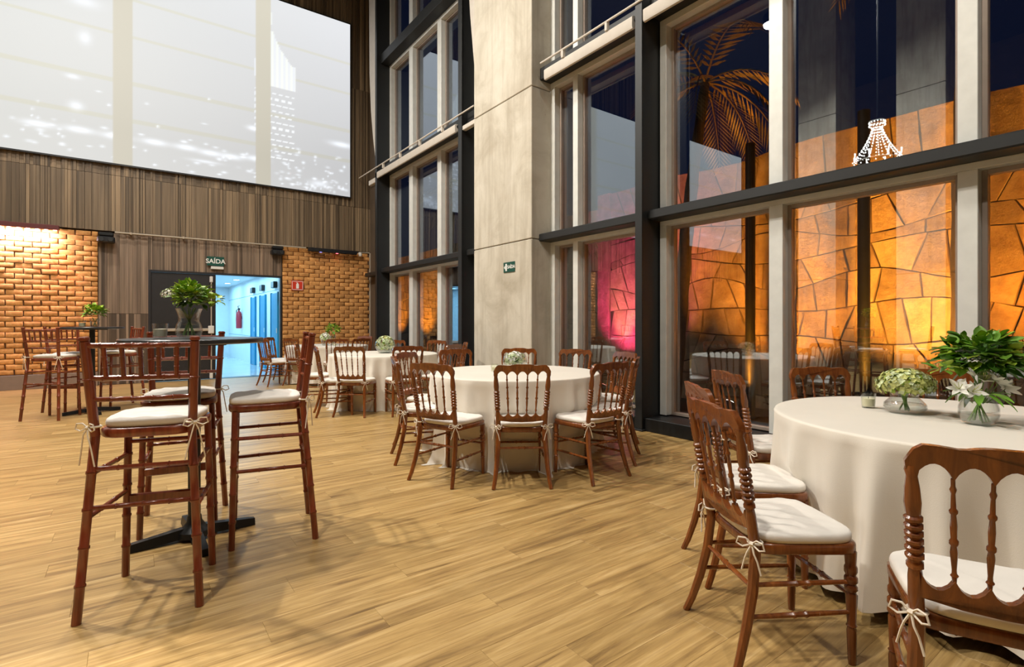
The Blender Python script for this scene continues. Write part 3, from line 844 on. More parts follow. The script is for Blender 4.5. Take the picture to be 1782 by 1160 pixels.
o = MB().bx(XS-0.03, XS+0.4, -3.9, 7.2, -0.05, 3.66).build('joint_bed', 'stone_joint', sw, 0); o.location = (-XS, -1.5, 0)
sf = MB(); stone_field(7.0, 22, 3.72, 8.3, 9, lambda p, r: stone_geo(sf, p, 8.3, 0.08, r))
wf = st('wall_stone_far', MB().bx(8.27, 8.7, 6.9, 22.5, -0.05, 3.66), 'stone_joint', 'far garden wall of rough stones')
tag(sf.build('stones', 'garden_stone', wf, 50), kind='stuff')

# uplights at the foot of the garden wall
def uplight(x, y, col, watts, label, tz=2.6, xs=XS, ang=88, dx=1.6):
    e = empty('garden_uplight', (xs-dx, y, 0)); tag(e, label, 'lamp', 'uplights at the garden wall')
    MB().lathe([(0.05, -0.02), (0.06, 0.0), (0.06, 0.02), (0.02, 0.03)], 14).build('foot', 'black_metal', e)
    q = (Vector((xs, y, tz)) - Vector((xs-dx, y, 0.2))).normalized()
    c0 = Vector((0, 0, 0.12)); MB().tube([c0, c0+q*0.12, c0+q*0.16], [0.05, 0.065, 0.065], 14).build('can', 'black_metal', e)
    MB().tube([c0+q*0.161, c0+q*0.166], 0.055, 14).build('lens', 'led_pink' if col[2] > 0.2 else 'lamp_glow', e)
    L = bpy.data.lights.new('uplight_light', 'SPOT'); L.energy = watts; L.color = col; L.spot_size = radians(ang); L.spot_blend = 0.8; L.shadow_soft_size = 0.05
    o = bpy.data.objects.new('uplight_light', L); C.objects.link(o); o.location = Vector((xs-dx, y, 0.12)) + q*0.2
    o.rotation_euler = q.to_track_quat('-Z', 'Y').to_euler()
OR = (1.0, 0.33, 0.022)
uplight(0, 3.62, OR, 1235, 'orange uplight left of the near mullion outside', 2.6)
uplight(0, 1.95, (1.0, 0.38, 0.035), 1820, 'orange uplight below the brightest stones outside', 2.6)
uplight(0, 0.6, OR, 1560, 'orange uplight near the right edge outside', 2.6)
uplight(0, 4.75, OR, 420, 'orange uplight behind the palm outside', 2.3, ang=60)
uplight(0, 6.5, (1.0, 0.05, 0.26), 620, 'magenta uplight outside the middle window', 2.2, ang=80, dx=1.0)
uplight(0, 6.62, (1.0, 0.42, 0.20), 420, 'warm white uplight beside the magenta one outside', 1.6, ang=34, dx=0.85)
uplight(0, 5.75, (0.8, 0.03, 0.30), 320, 'dim magenta uplight beside the palm outside', 2.2, ang=60)
uplight(0, 18.4, OR, 900, 'far orange uplight seen through the left pane', 2.2, xs=8.3, ang=60)
uplight(0, 16.2, OR, 900, 'far orange uplight seen through the middle pane', 2.2, xs=8.3, ang=60)

# posts, cables and palms in the garden
for (y, x, lab) in ((2.37, 6.6, 'slim black garden post before the brightest stones'), (3.69, 6.6, 'slim black garden post beside the hanging palm frond'), (11.3, 6.9, 'slim black garden post outside the far window')):
    MBp = MB().tube([(0, 0, -0.02), (0, 0, 3.6)], 0.062, 12); MBp.lathe([(0.13, 0), (0.13, 0.02), (0.07, 0.03)], 12)
    tag(MBp.build('garden_post', 'black_metal', loc=(x, y, 0)), lab, 'post', 'slim posts in the garden')
def cable(y, label):
    r = random.Random(int(y*100)); pts = [(XS-0.13+r.uniform(-.01, .01), y+r.uniform(-.012, .012), 3.72-i*0.18) for i in range(21)]
    mb = MB().tube(pts, [0.014+r.uniform(-.004, .006) for _ in pts], 6)
    for i in range(1, 20, 2): mb.tube([pts[i], (pts[i][0]+0.03, pts[i][1]+r.uniform(-.05, .05), pts[i][2]-0.05)], [0.008, 0.004], 5)
    tag(mb.build('climbing_vine', 'palm_bark'), label, 'vine', 'bare vines on the garden wall')
cable(3.50, 'dark bare vine hanging beside the near white mullion'); cable(1.55, 'dark bare vine hanging near the right picture edge')

def palm(base, top, label, seed, nf, flen):
    r = random.Random(seed); e = empty('palm_tree', base); tag(e, label, 'tree', 'garden palms')
    b = Vector(base); t = Vector(top)-b
    pts = [t*(i/16) + Vector((0.05*sin(i*0.4), 0.04*sin(i*0.33), 0)) for i in range(17)]
    MB().tube(pts, [0.12-0.004*i+(0.012 if i % 2 else 0) for i in range(17)], 10).build('trunk', 'palm_bark', e)
    for k in range(nf):
        az = 2*pi*k/nf + r.uniform(-.3, .3); el = r.uniform(-0.2, 1.1); L = flen*r.uniform(0.8, 1.15)
        spine = []; p = pts[-1].copy(); d = Vector((cos(az)*cos(el), sin(az)*cos(el), sin(el)))
        for i in range(12):
            spine.append(p.copy()); p = p + d*(L/11); d = (d + Vector((0, 0, -0.17))).normalized()
        # keep fronds in front of the wall and outside the glass
        lim = XS-0.25-base[0]; lo = 5.35-base[0]
        spine = [Vector((max(lo, min(lim, q.x)), q.y, q.z)) for q in spine]
        mb = MB().tube(spine, [0.016*(1-i/13) for i in range(12)], 5)
        for i in range(2, 12):
            a = spine[i]; tg = (spine[i]-spine[i-1]).normalized() if (spine[i]-spine[i-1]).length > 1e-6 else Vector((0, 0, -1))
            side = tg.cross(Vector((0, 0, 1)))
            if side.length < 0.1: side = Vector((0, 1, 0))
            side.normalize()
            for sg in (-1, 1):
                for h in (0.0, 0.5):
                    q = a - tg*h*(L/11); ll = L*0.26*(1-abs(i-6)/9)
                    tip = q + (side*sg*0.75 + tg*0.7 + Vector((0, 0, -0.35)))*ll
                    tip.x = max(lo, min(lim, tip.x))
                    mid = q.lerp(tip, 0.45); wv = tg*0.022
                    bb = mb.base(); mb.v += [tuple(q), tuple(mid+wv+Vector((0, 0, .004))), tuple(tip), tuple(mid-wv-Vector((0, 0, .004)))]
                    mb.f += [(bb, bb+1, bb+2, bb+3)]
        mb.build('frond', 'palm_leaf', e)
palm((6.3, 4.72, -0.02), (6.3, 4.2, 4.5), 'palm with leaning trunk outside the near window', 4, 11, 1.5)
palm((6.9, 1.54, -0.02), (6.9, 1.56, 6.2), 'taller palm with hanging fronds above the near window', 8, 11, 1.7)
palm((7.0, 12.6, -0.02), (7.1, 12.4, 4.8), 'far palm trunk outside the far window', 12, 9, 1.5)

# ------------------------------------------------------------------ banquet chair
def scallop(w, z_edge, z_dip, n=5, steps=6, up=True):
    # points along x from -w/2 to w/2 of a row of arches
    pts = []
    for i in range(n):
        for k in range(steps + (1 if i == n-1 else 0)):
            t = k/steps; x = -w/2 + (i+t)*w/n
            a = sin(pi*t)**0.75 if 0 < t < 1 else 0.0
            pts.append((x, z_edge + (z_dip-z_edge)*a))
    return pts
def tie_mesh(mb, p, out, back, tail, r=0.0032):
    # a wrapped band, two loops and two tails at p; out / back are horizontal unit vectors
    p = Vector(p); o = Vector(out); b = Vector(back); z = Vector((0, 0, 1))
    ring = [p + (o*cos(2*pi*k/12) + b*sin(2*pi*k/12))*0.0235 for k in range(13)]
    mb.tube(ring, r*1.5, 5, False)
    kn = p + b*0.027
    mb.tube([kn+o*0.007, kn-o*0.007], [0.008, 0.008], 6)
    for sg in (-1, 1):
        loop = [kn, kn+o*sg*0.02+z*0.018+b*0.006, kn+o*sg*0.043+z*0.016+b*0.012, kn+o*sg*0.05-z*0.006+b*0.012, kn+o*sg*0.03-z*0.014+b*0.008, kn]
        mb.tube(loop, r, 5)
        tl = [kn, kn+o*sg*0.012-z*0.03+b*0.01, kn+o*sg*(0.016+tail*0.06)-z*tail*0.55+b*0.006, kn+o*sg*(0.022+tail*0.12)-z*tail+b*0.004]
        mb.tube(tl, r, 5)
def cushion_mesh(wf, wr, d, y0, z0, h, seed=0):
    r = random.Random(seed); n = 40; rings = []
    def outline(s):
        pts = []
        for k in range(n):
            a = 2*pi*k/n; ca, sa = cos(a), sin(a)
            e = 2/4.2
            x = (abs(ca)**e)*(1 if ca >= 0 else -1); y = (abs(sa)**e)*(1 if sa >= 0 else -1)
            w = (wf+wr)/4 + (wf-wr)/4*y
            pts.append((x*w*s, y0 + y*d/2*s))
        return pts
    prof = [(0.93, 0.0), (0.985, 0.10), (1.0, 0.35), (1.0, 0.62), (0.985, 0.80), (0.94, 0.93), (0.8, 1.02), (0.5, 1.12), (0.2, 1.16), (0.03, 1.17)]
    ph = r.uniform(0, 6)
    for s, t in prof:
        rings.append([(x, y, z0 + h*t + (0.004*sin(7*x*9+ph)*sin(6*y*8+ph) if t > 0.9 else 0)) for x, y in outline(s)])
    return MB().loft(rings)

def seat_poly(wf, wr, d, y0, r=0.05):
    pts = []
    cor = [(-wr/2, y0-d/2), (wr/2, y0-d/2), (wf/2, y0+d/2), (-wf/2, y0+d/2)]
    for i, (x, y) in enumerate(cor):
        c = Vector((x, y)); p = Vector(cor[i-1]); q = Vector(cor[(i+1) % 4])
        a = c + (p-c).normalized()*r; b = c + (q-c).normalized()*r
        for k in range(5):
            t = k/4; pts.append(tuple(a*(1-t)**2 + c*2*t*(1-t) + b*t*t))
    return pts

POST = [(0.0, 0.0175), (0.30, 0.0185), (0.33, 0.015), (0.36, 0.019)]
def make_chair():
    e = empty('banquet_chair')
    W = 'chair_wood'
    # seat frame
    sp = seat_poly(0.42, 0.36, 0.39, 0.0, 0.07)
    MB().loft([[(x*0.97, y*0.97, 0.405) for x, y in sp], [(x, y, 0.412) for x, y in sp], [(x, y, 0.438) for x, y in sp], [(x*0.97, y*0.97, 0.445) for x, y in sp]]).build('seat', W, e, 50)
    cush = cushion_mesh(0.425, 0.365, 0.395, 0.004, 0.443, 0.040).build('cushion', 'cushion_fabric', e, 60)
    # rear posts: sabre leg below, turned post above
    for sg in (-1, 1):
        leg = [(0.215, -0.285, 0.0), (0.204, -0.262, 0.06), (0.192, -0.232, 0.16), (0.182, -0.205, 0.28), (0.175, -0.190, 0.42)]
        MB().tube([(sg*x, y, z) for x, y, z in leg], [0.0145, 0.016, 0.018, 0.0195, 0.019], 8).build('leg', W, e)
        up = [(0.42, 0.019), (0.50, 0.019), (0.55, 0.018), (0.575, 0.0155), (0.58, 0.0205), (0.592, 0.0205), (0.597, 0.017)]
        z = 0.602
        for k in range(6):
            up += [(z, 0.0165), (z+0.006, 0.0225), (z+0.014, 0.0225), (z+0.02, 0.0165)]; z += 0.021
        up += [(z+0.004, 0.018), (0.76, 0.0205), (0.80, 0.018), (0.835, 0.0135), (0.85, 0.017), (0.865, 0.014)]
        def at(zz):
            t = (zz-0.42)/0.51
            return (sg*(0.175 + 0.028*t), -0.190 - 0.085*t - 0.0*t*t, zz)
        MB().tube([at(zz) for zz, rr in up], [rr for zz, rr in up], 9).build('back_post', W, e)
    def bk(p):   # back plane placement: prism coordinates (x, y, z) -> leaned and slightly bowed
        t = (p.z-0.42)/0.51; x = p.x
        bow = -0.022*(1-(x/0.2)**2)
        return Vector((x, p.y - 0.190 - 0.085*t + bow, p.z))
    # crest rail with wavy top and five arches below
    low = scallop(0.385, 0.838, 0.878, 5, 8)
    top = []
    n = 24
    for k in range(n+1):
        x = 0.215 - 0.43*k/n; u = abs(x)/0.215
        z = 0.921 + 0.010/(1+math.exp((u-0.36)*26)) + 0.004*sin(max(0, u-0.5)*pi/0.5)
        if u > 0.82: z -= 0.045*((u-0.82)/0.18)**2
        top.append((x, z))
    ends = [(-0.213, 0.855), (-0.205, 0.832)]
    poly = [(0.205, 0.832), (0.213, 0.855)] + top + ends + low
    MB().prism(poly, 0.024, bk).build('crest_rail', W, e, 35)
    # lower rail with arches on top
    lw = 0.345
    up_ = scallop(lw, 0.568, 0.532, 5)
    poly = up_ + [(lw/2, 0.500), (lw/4, 0.492), (0, 0.490), (-lw/4, 0.492), (-lw/2, 0.500)]
    MB().prism(poly, 0.022, bk).build('lower_rail', W, e, 35)
    # four spindles
    for i in (1, 2, 3, 4):
        xb = -lw/2 + lw*i/5; xt = -0.385/2 + 0.385*i/5
        p0 = bk(Vector((xb, 0, 0.560))); p1 = bk(Vector((xt, 0, 0.842)))
        prof = [(0, .005), (.05, .006), (.07, .0095), (.09, .006), (.13, .0055), (.30, .0088), (.36, .0068), (.38, .0105), (.41, .0105), (.43, .0068), (.55, .0082), (.66, .006), (.68, .0098), (.70, .0098), (.72, .006), (.86, .005), (.90, .008), (.93, .005), (1, .005)]
        MB().turned(p0, p1, prof, 8).build('spindle', W, e)
    # turned front legs
    for sg in (-1, 1):
        prof = [(0, .0125), (.05, .0145), (.30, .017), (.33, .0145), (.345, .019), (.36, .0145), (.62, .0195), (.64, .016), (.66, .022), (.69, .022), (.71, .0165), (.73, .0225), (.77, .0225), (.79, .0165), (.82, .022), (.86, .022), (.88, .018), (1, .021)]
        MB().turned((sg*0.182, 0.170, 0.0), (sg*0.178, 0.166, 0.41), prof, 9).build('leg', W, e)
    # stretchers: two each side, one front, one rear
    sprof = [(0, .008), (.3, .0095), (.42, .0095), (.44, .013), (.46, .0095), (.54, .0095), (.56, .013), (.58, .0095), (.7, .0095), (1, .008)]
    for sg in (-1, 1):
        MB().turned((sg*0.181, 0.168, 0.30), (sg*0.181, -0.206, 0.30), sprof, 7).build('stretcher', W, e)
        MB().turned((sg*0.181, 0.168, 0.19), (sg*0.190, -0.228, 0.19), sprof, 7).build('stretcher', W, e)
    MB().turned((-0.18, 0.168, 0.25), (0.18, 0.168, 0.25), sprof, 7).build('stretcher', W, e)
    MB().turned((-0.18, -0.204, 0.29), (0.18, -0.204, 0.29), sprof, 7).build('stretcher', W, e)
    for sg in (-1, 1):
        mb = MB(); tie_mesh(mb, (sg*0.176, -0.192, 0.452), (sg*0.8, 0.6, 0), (sg*0.6, -0.8, 0), 0.10)
        mb.build('tie', 'tie_fabric', cush)
    return e

# ------------------------------------------------------------------ bamboo-turned bar stool
def bamboo(n_nodes, r, t0=0.0, t1=1.0):
    prof = [(0, r)]
    for i in range(n_nodes):
        t = t0 + (t1-t0)*(i+1)/(n_nodes+1)
        prof += [(t-0.012, r), (t-0.006, r*1.2), (t-0.001, r*1.2), (t, r*0.95), (t+0.001, r*1.2), (t+0.006, r*1.2), (t+0.012, r)]
    return prof + [(1, r)]
def make_stool():
    e = empty('bar_stool'); W = 'stool_wood'
    sp = seat_poly(0.40, 0.36, 0.39, 0.005, 0.10)
    MB().loft([[(x*0.97, y*0.97, 0.745) for x, y in sp], [(x, y, 0.752) for x, y in sp], [(x, y, 0.778) for x, y in sp], [(x*0.97, y*0.97, 0.785) for x, y in sp]]).build('seat', W, e, 50)
    cush = cushion_mesh(0.38, 0.345, 0.375, 0.012, 0.783, 0.042, 3).build('cushion', 'cushion_fabric', e, 60)
    def post(sg, z):
        t = z/0.76
        if z <= 0.76: return (sg*(0.222 - 0.042*t), -0.245 + 0.065*t, z)
        t = (z-0.76)/0.42
        return (sg*(0.180 + 0.022*t), -0.18 - 0.05*t, z)
    for sg in (-1, 1):
        MB().turned(post(sg, 0), post(sg, 0.76), bamboo(4, 0.0175), 9).build('leg', W, e)
        pf = bamboo(1, 0.0185, 0.0, 1.15)[:-1] + [(0.955, 0.0185), (0.96, 0.015), (0.965, 0.0205), (0.985, 0.0215), (1.0, 0.017)]
        MB().turned(post(sg, 0.76), post(sg, 1.18), pf, 9).build('back_post', W, e)
        MB().turned((sg*0.188, 0.182, 0), (sg*0.170, 0.165, 0.75), bamboo(4, 0.0165), 9).build('leg', W, e)
    def rail(z, nn, r, name='back_rail'):
        a = Vector(post(-1, z)); b = Vector(post(1, z))
        pts = []; rr = []
        for t, q in bamboo(nn, r):
            p = a.lerp(b, t); p.y -= 0.016*sin(pi*t); pts.append(p); rr.append(q)
        MB().tube(pts, rr, 8).build(name, W, e)
    rail(1.143, 6, 0.0115); rail(1.005, 6, 0.0115); rail(0.915, 4, 0.0105)
    for i in range(5):
        t = (i+1)/6
        a = Vector(post(-1, 1.005)).lerp(Vector(post(1, 1.005)), t); b = Vector(post(-1, 1.143)).lerp(Vector(post(1, 1.143)), t)
        a.y -= 0.016*sin(pi*t); b.y -= 0.016*sin(pi*t)
        MB().turned(a, b, bamboo(2, 0.0095), 7).build('spindle', W, e)
    def fl(sg, z): t = z/0.75; return (sg*(0.188-0.018*t), 0.182-0.017*t, z)
    def strp(a, b, n, r=0.0105): MB().turned(a, b, bamboo(n, r), 7).build('stretcher', W, e)
    strp(post(-1, 0.62), post(1, 0.62), 3); strp(post(-1, 0.46), post(1, 0.46), 3)
    strp(fl(-1, 0.66), fl(1, 0.66), 3)
    for sg in (-1, 1):
        strp(fl(sg, 0.60), post(sg, 0.60), 2); strp(fl(sg, 0.42), post(sg, 0.42), 2)
    MB().bevbox(-0.17, 0.17, 0.160, 0.185, 0.355, 0.40, 0.006).build('foot_rest', W, e, 0)
    for sg in (-1, 1):
        mb = MB(); p = post(sg, 0.80); tie_mesh(mb, p, (sg*0.85, 0.53, 0), (sg*0.53, -0.85, 0), 0.16); mb.build('tie', 'tie_fabric', cush)
    return e

chair_proto = make_chair(); stool_proto = make_stool()
used = {'c': False, 's': False}
def put(kind, x, y, ang, label, cat, group):
    proto = chair_proto if kind == 'c' else stool_proto
    if used[kind]: o = copy_tree(proto)
    else: o = proto; used[kind] = True
    o.location = (x, y, 0); o.rotation_euler = (0, 0, ang)
    tag(o, label, cat, group); return o
def chair_at(tc, rx, ry, label, group, turn=0.0):
    # (rx, ry): floor point midway between the rear feet; the chair faces the table centre tc
    a = math.atan2(tc[1]-ry, tc[0]-rx) + radians(turn)
    SEATS.setdefault(tc, []).append((rx + 0.475*cos(a), ry + 0.475*sin(a)))
    put('c', rx + 0.28*cos(a), ry + 0.28*sin(a), a - pi/2, label, 'chair', group)
def ring_at(tc, deg, r, label, group, turn=0.0):
    chair_at(tc, tc[0] + r*cos(radians(deg)), tc[1] + r*sin(radians(deg)), label, group, turn)

# ------------------------------------------------------------------ round tables under cloths
T1 = (3.287, 0.767); T2 = (3.01, 4.07); T3 = (3.16, 7.67); T4 = (3.35, 11.15)
TZ = 0.765
SEATS = {}
def cloth(tc, seed, label, hem=0.0, puddle=0.0, nf=23):
    r = random.Random(seed); n = 240; R = 0.815
    ridges = [((k + r.uniform(-.28, .28))*2*pi/nf, r.uniform(0.045, 0.085), r.uniform(0.45, 1.0), r.uniform(-.05, .05)) for k in range(nf)]
    def wrap(d): return (d + pi) % (2*pi) - pi
    def fold(a, t): return max(k*math.exp(-(wrap(a-c-sh*t)/w)**2) for c, w, k, sh in ridges)
    seats = [(math.atan2(y-tc[1], x-tc[0]), math.hypot(x-tc[0], y-tc[1])) for x, y in SEATS.get(tc, [])]
    def dent(a, rad, t):
        if t < 0.30: return rad
        k = min(1.0, (t-0.30)/0.14)
        for sa, sr in seats:
            d = abs(wrap(a-sa))
            if d < 0.4:
                lim = max(0.715, sr - 0.012) + max(0.0, d-0.21)*3.0
                if lim < rad: rad += (lim-rad)*k
        return rad
    rings = []
    for k in range(5):
        q = 0.02 + k*0.19
        rings.append([(tc[0]+q*cos(2*pi*j/n), tc[1]+q*sin(2*pi*j/n), TZ) for j in range(n)])
    for q, dz in ((R-0.014, 0.0005), (R-0.005, 0.003), (R, 0.012)):
        rings.append([(tc[0]+q*cos(2*pi*j/n), tc[1]+q*sin(2*pi*j/n), TZ-dz) for j in range(n)])
    steps = 16; last = None
    for s in range(1, steps+1):
        t = s/steps; ring = []; last = []
        for j in range(n):
            a = 2*pi*j/n; f = fold(a, t)
            rad = R - 0.055*t**0.6*(1-f) + 0.10*f*t**0.9 + 0.010*sin(3*a+seed)*t + 0.007*t*sin(37*a+seed+2*sin(5*a))
            z = TZ - 0.012 - (TZ-0.012-hem)*t
            if puddle and t > 0.9: rad += puddle*(0.35+0.9*f)*(t-0.9)*10
            rad = dent(a, rad, t); last.append(rad)
            if hem > 0: z += 0.018*t*sin(4*a+seed*1.3)
            ring.append((tc[0]+rad*cos(a), tc[1]+rad*sin(a), max(z, 0.004)))
        rings.append(ring)
    if puddle:
        rings.append([(tc[0]+(last[j]+puddle*(0.3+1.0*fold(2*pi*j/n, 1)))*cos(2*pi*j/n), tc[1]+(last[j]+puddle*(0.3+1.0*fold(2*pi*j/n, 1)))*sin(2*pi*j/n), 0.003) for j in range(n)])
    b = MB(); b.loft(rings, cap=False); b.f.append(tuple(range(n)))
    tag(b.build('tablecloth', 'cloth_fabric', smooth=70), label, 'tablecloth', 'pale cloths on the round tables')
def round_table(tc, label):
    e = empty('round_table', (tc[0], tc[1], 0)); tag(e, label, 'table', 'round banquet tables')
    MB().lathe([(0.01, TZ-0.035), (0.79, TZ-0.035), (0.80, TZ-0.03), (0.80, TZ-0.010), (0.79, TZ-0.005), (0.01, TZ-0.005)], 48).build('table_top', 'plain_brown', e)
    for k in range(4):
        a = pi/4 + k*pi/2
        MB().turned((0.5*cos(a), 0.5*sin(a), 0), (0.42*cos(a), 0.42*sin(a), TZ-0.03), [(0, .02), (1, .03)], 8).build('leg', 'plain_brown', e)
NM = {1: 'foreground round table at the right', 2: 'middle round table before the pillar', 3: 'round table left of the pillar', 4: 'farthest round table by the bricks'}
for i, tc in enumerate((T1, T2, T3, T4)):
    round_table(tc, 'cloth covered ' + NM[i+1])

# chairs round the tables (points from the photograph's floor contacts)
G1, G2, G3, G4 = ('chairs at the %s' % NM[k] for k in (1, 2, 3, 4))
chair_at(T1, 1.83, 1.19, 'brown chair turned sideways in front at the foreground table', G1, -16)
ring_at(T1, 140, 1.27, 'brown chair second in line behind the sideways foreground chair', G1)
ring_at(T1, 101, 1.14, 'brown chair against the window left of the foreground table', G1, 45)
ring_at(T1, 57, 1.08, 'brown chair facing us across the foreground table left of hydrangea', G1)
ring_at(T1, 21, 1.06, 'brown chair behind the hydrangea bowl of the foreground table', G1)
chair_at(T1, 1.735, 0.30, 'nearest brown chair cut off by the right picture edge', G1, 8)
chair_at(T2, 1.85, 3.59, 'brown chair at the middle table, left of the three nearest', G2)
chair_at(T2, 2.35, 3.08, 'brown chair at the middle table seen straight from behind', G2)
chair_at(T2, 3.04, 2.83, 'brown chair at the middle table, right of the three nearest', G2)
chair_at(T2, 3.69, 3.13, 'brown chair side-on at the right of the middle table', G2)
ring_at(T2, 161, 1.15, 'brown chair side-on at the left of the middle table', G2)
ring_at(T2, 124, 1.22, 'brown chair behind the side-on left chair of the middle table', G2)
ring_at(T2, 87, 1.27, 'brown chair behind the middle table left of the pillar edge', G2)
ring_at(T2, 51, 1.27, 'brown chair behind the bowl of flowers before the pillar', G2)
ring_at(T2, 19, 1.27, 'brown chair behind the middle table before the narrow window', G2)
ring_at(T2, 345, 1.27, 'brown chair at the middle table close to the black column', G2)
for dg, lb in ((227, 'brown chair seen from behind at the table left of pillar'), (262, 'brown chair right of the globe vase seen from behind'), (299, 'brown chair between the middle table and the table left of pillar'),
               (335, 'brown chair tucked beside the left edge of the pillar'), (22, 'brown chair behind the table left of pillar by the black column'), (60, 'brown chair facing us behind the globe vase at the far window'),
               (160, 'brown chair left of the table left of pillar, farther one'), (203, 'brown chair side-on with its seat before the table left of pillar')):
    ring_at(T3, dg, 1.27, lb, G3, -35 if dg == 203 else 0)
chair_at(T4, 2.06, 11.05, 'leftmost brown chair before the blue corridor', G4, 12)
chair_at(T4, 2.35, 11.95, 'dark brown chair behind the leftmost one by the corridor', G4)
chair_at(T4, 2.5, 10.72, 'brown chair seen from behind before the farthest cloth', G4)
ring_at(T4, 262, 1.15, 'brown chair between the two far tables, left one', G4)
ring_at(T4, 285, 1.2, 'brown chair between the two far tables, right one', G4)
ring_at(T4, 30, 1.2, 'brown chair at the farthest table beside the corner column', G4)
ring_at(T4, 350, 1.2, 'brown chair at the farthest table under the far window', G4)

cloth(T1, 1, 'cream tablecloth on the foreground table with three flower vessels', hem=0.055)
cloth(T2, 2, 'cream tablecloth pooling on the floor before the pillar', hem=0.0, puddle=0.05)
cloth(T3, 3, 'cream tablecloth under the globe vase left of the pillar', hem=0.0, puddle=0.03)
cloth(T4, 4, 'cream tablecloth on the farthest table by the bricks', hem=0.02)

# ------------------------------------------------------------------ bar tables and stools
def bar_table(x, y, h, rot, label):
    e = empty('bar_table', (x, y, 0), rot); tag(e, label, 'table', 'round black bar tables')
    MB().lathe([(0.01, h-0.028), (0.345, h-0.028), (0.36, h-0.022), (0.36, h-0.004), (0.355, h), (0.01, h)], 56).build('table_top', 'black_laminate', e, 35)
    MB().tube([(0, 0, 0.05), (0, 0, h-0.03)], 0.032, 14).build('pole', 'black_metal', e)
    MB().lathe([(0.09, 0.02), (0.085, 0.05), (0.055, 0.075), (0.04, 0.10), (0.036, 0.13)], 16).build('hub', 'black_metal', e)
    MB().bevbox(-0.14, 0.14, -0.14, 0.14, h-0.04, h-0.028, 0.004).build('top_plate', 'black_metal', e, 0)
    for k in range(4):
        a = k*pi/2; ca, sa = cos(a), sin(a); rr = []
        for (t, w, z0, z1) in ((0.02, 0.035, 0.02, 0.075), (0.15, 0.03, 0.012, 0.06), (0.29, 0.026, 0.002, 0.045), (0.32, 0.022, 0.0, 0.04)):
            rr.append([(ca*t - sa*w, sa*t + ca*w, z0), (ca*t + sa*w, sa*t - ca*w, z0), (ca*t + sa*w*0.7, sa*t - ca*w*0.7, z1), (ca*t - sa*w*0.7, sa*t + ca*w*0.7, z1)])
        MB().loft(rr).build('foot', 'black_metal', e, 30)
A = (0.295, 3.507); B = (-0.43, 9.2)
bar_table(A[0], A[1], 1.15, math.atan2(0.345, 0.48) - 0.55, 'round black bar table with leafy bouquet in the left foreground')
bar_table(B[0], B[1], 1.18, 0.3, 'round black bar table before the left bricks')
def stool_feet(rl, rr, label, group, face=None):
    pass
def stool_at(rx, ry, fx, fy, label, group):
    # (rx, ry) midpoint of rear feet, (fx, fy) midpoint of front feet
    a = math.atan2(fy-ry, fx-rx); d = 0.245
    put('s', rx + d*cos(a), ry + d*sin(a), a - pi/2, label, 'stool', group)
GA, GB = 'stools at the foreground bar table', 'stools at the far bar table'
stool_at(0.03, 2.715, 0.154, 3.11, 'reddish bamboo bar stool nearest us with its back to the camera', GA)
stool_at(0.30, 4.05, 0.23, 3.66, 'reddish bamboo bar stool facing us behind the foreground bar table', GA)
stool_at(0.895, 3.30, 0.50, 3.37, 'dark bamboo bar stool at the right with cushion strings hanging', GA)
stool_at(-0.93, 8.80, -0.72, 9.16, 'bamboo bar stool nearest the left picture edge', GB)
stool_at(-0.80, 9.72, -0.62, 9.45, 'bamboo bar stool behind the far bar table at left', GB)
stool_at(0.10, 9.75, -0.26, 9.62, 'bamboo bar stool right of the far bar table', GB)

# ------------------------------------------------------------------ candles, vases, flowers
def candle(x, y, z, label, r=0.036, h=0.085, glow='frosted_glass'):
    e = empty('candle_cup', (x, y, z)); tag(e, label, 'candle', 'small glass candle cups')
    MB().lathe([(0.001, 0.0), (r*0.82, 0.0), (r*0.86, 0.004), (r, h), (r-0.003, h), (r*0.8, 0.010), (0.001, 0.009)], 24, cap=False).build('cup', glow, e)
    MB().lathe([(0.001, 0.0095), (r*0.78, 0.0105), (r*0.86, h*0.62), (r*0.5, h*0.63), (0.001, h*0.62)], 20, cap=False).build('wax', 'candle_wax', e)
    MB().tube([(0, 0, h*0.60), (0.002, 0, h*0.74)], 0.0015, 5).build('wick', 'black_plastic', e)
def leaf_geo(mb, p, d, nrm, L, w, curl=0.15, pts=5, lobes=0.0):
    p = Vector(p); d = Vector(d).normalized(); nrm = Vector(nrm)
    s = d.cross(nrm)
    if s.length < 1e-4: s = d.cross(Vector((1, 0, 0.3)))
    s.normalize(); nn = s.cross(d).normalized()
    b = mb.base(); rows = []
    for i in range(pts+1):
        t = i/pts; ww = w*(sin(pi*min(1, t*0.93+0.05))**0.8)*(1+lobes*sin(t*22))
        c = p + d*L*t - nn*curl*L*t*t
        for q in (-1, 0, 1): mb.v.append(tuple(c + s*q*ww*0.5 + nn*(0.12*w if q else 0)))
    for i in range(pts):
        for q in (0, 1):
            k = b+i*3+q; mb.f.append((k, k+1, k+4, k+3))
def leafy_head(e, c, R, n, mats, seed, L=(0.035, 0.06), flat=0.8, up=0.25, lobes=0.0):
    r = random.Random(seed)
    for i in range(n):
        th = r.uniform(0, 2*pi); u = r.uniform(-0.55, 1.0); k = sqrt(1-u*u)
        d = Vector((k*cos(th), k*sin(th), u*flat)); p = Vector(c) + d*R*r.uniform(0.45, 0.9)
        dd = (d + Vector((0, 0, up)) + Vector((r.uniform(-.7, .7), r.uniform(-.7, .7), r.uniform(-.5, .5)))).normalized()
        mb = MB(); l = r.uniform(*L)
        leaf_geo(mb, p, dd, Vector((r.uniform(-.4, .4), r.uniform(-.4, .4), 1)), l, l*r.uniform(0.6, 0.85), r.uniform(0.1, 0.35), 5, lobes)
        mb.build('leaf', r.choice(mats), e, 60)
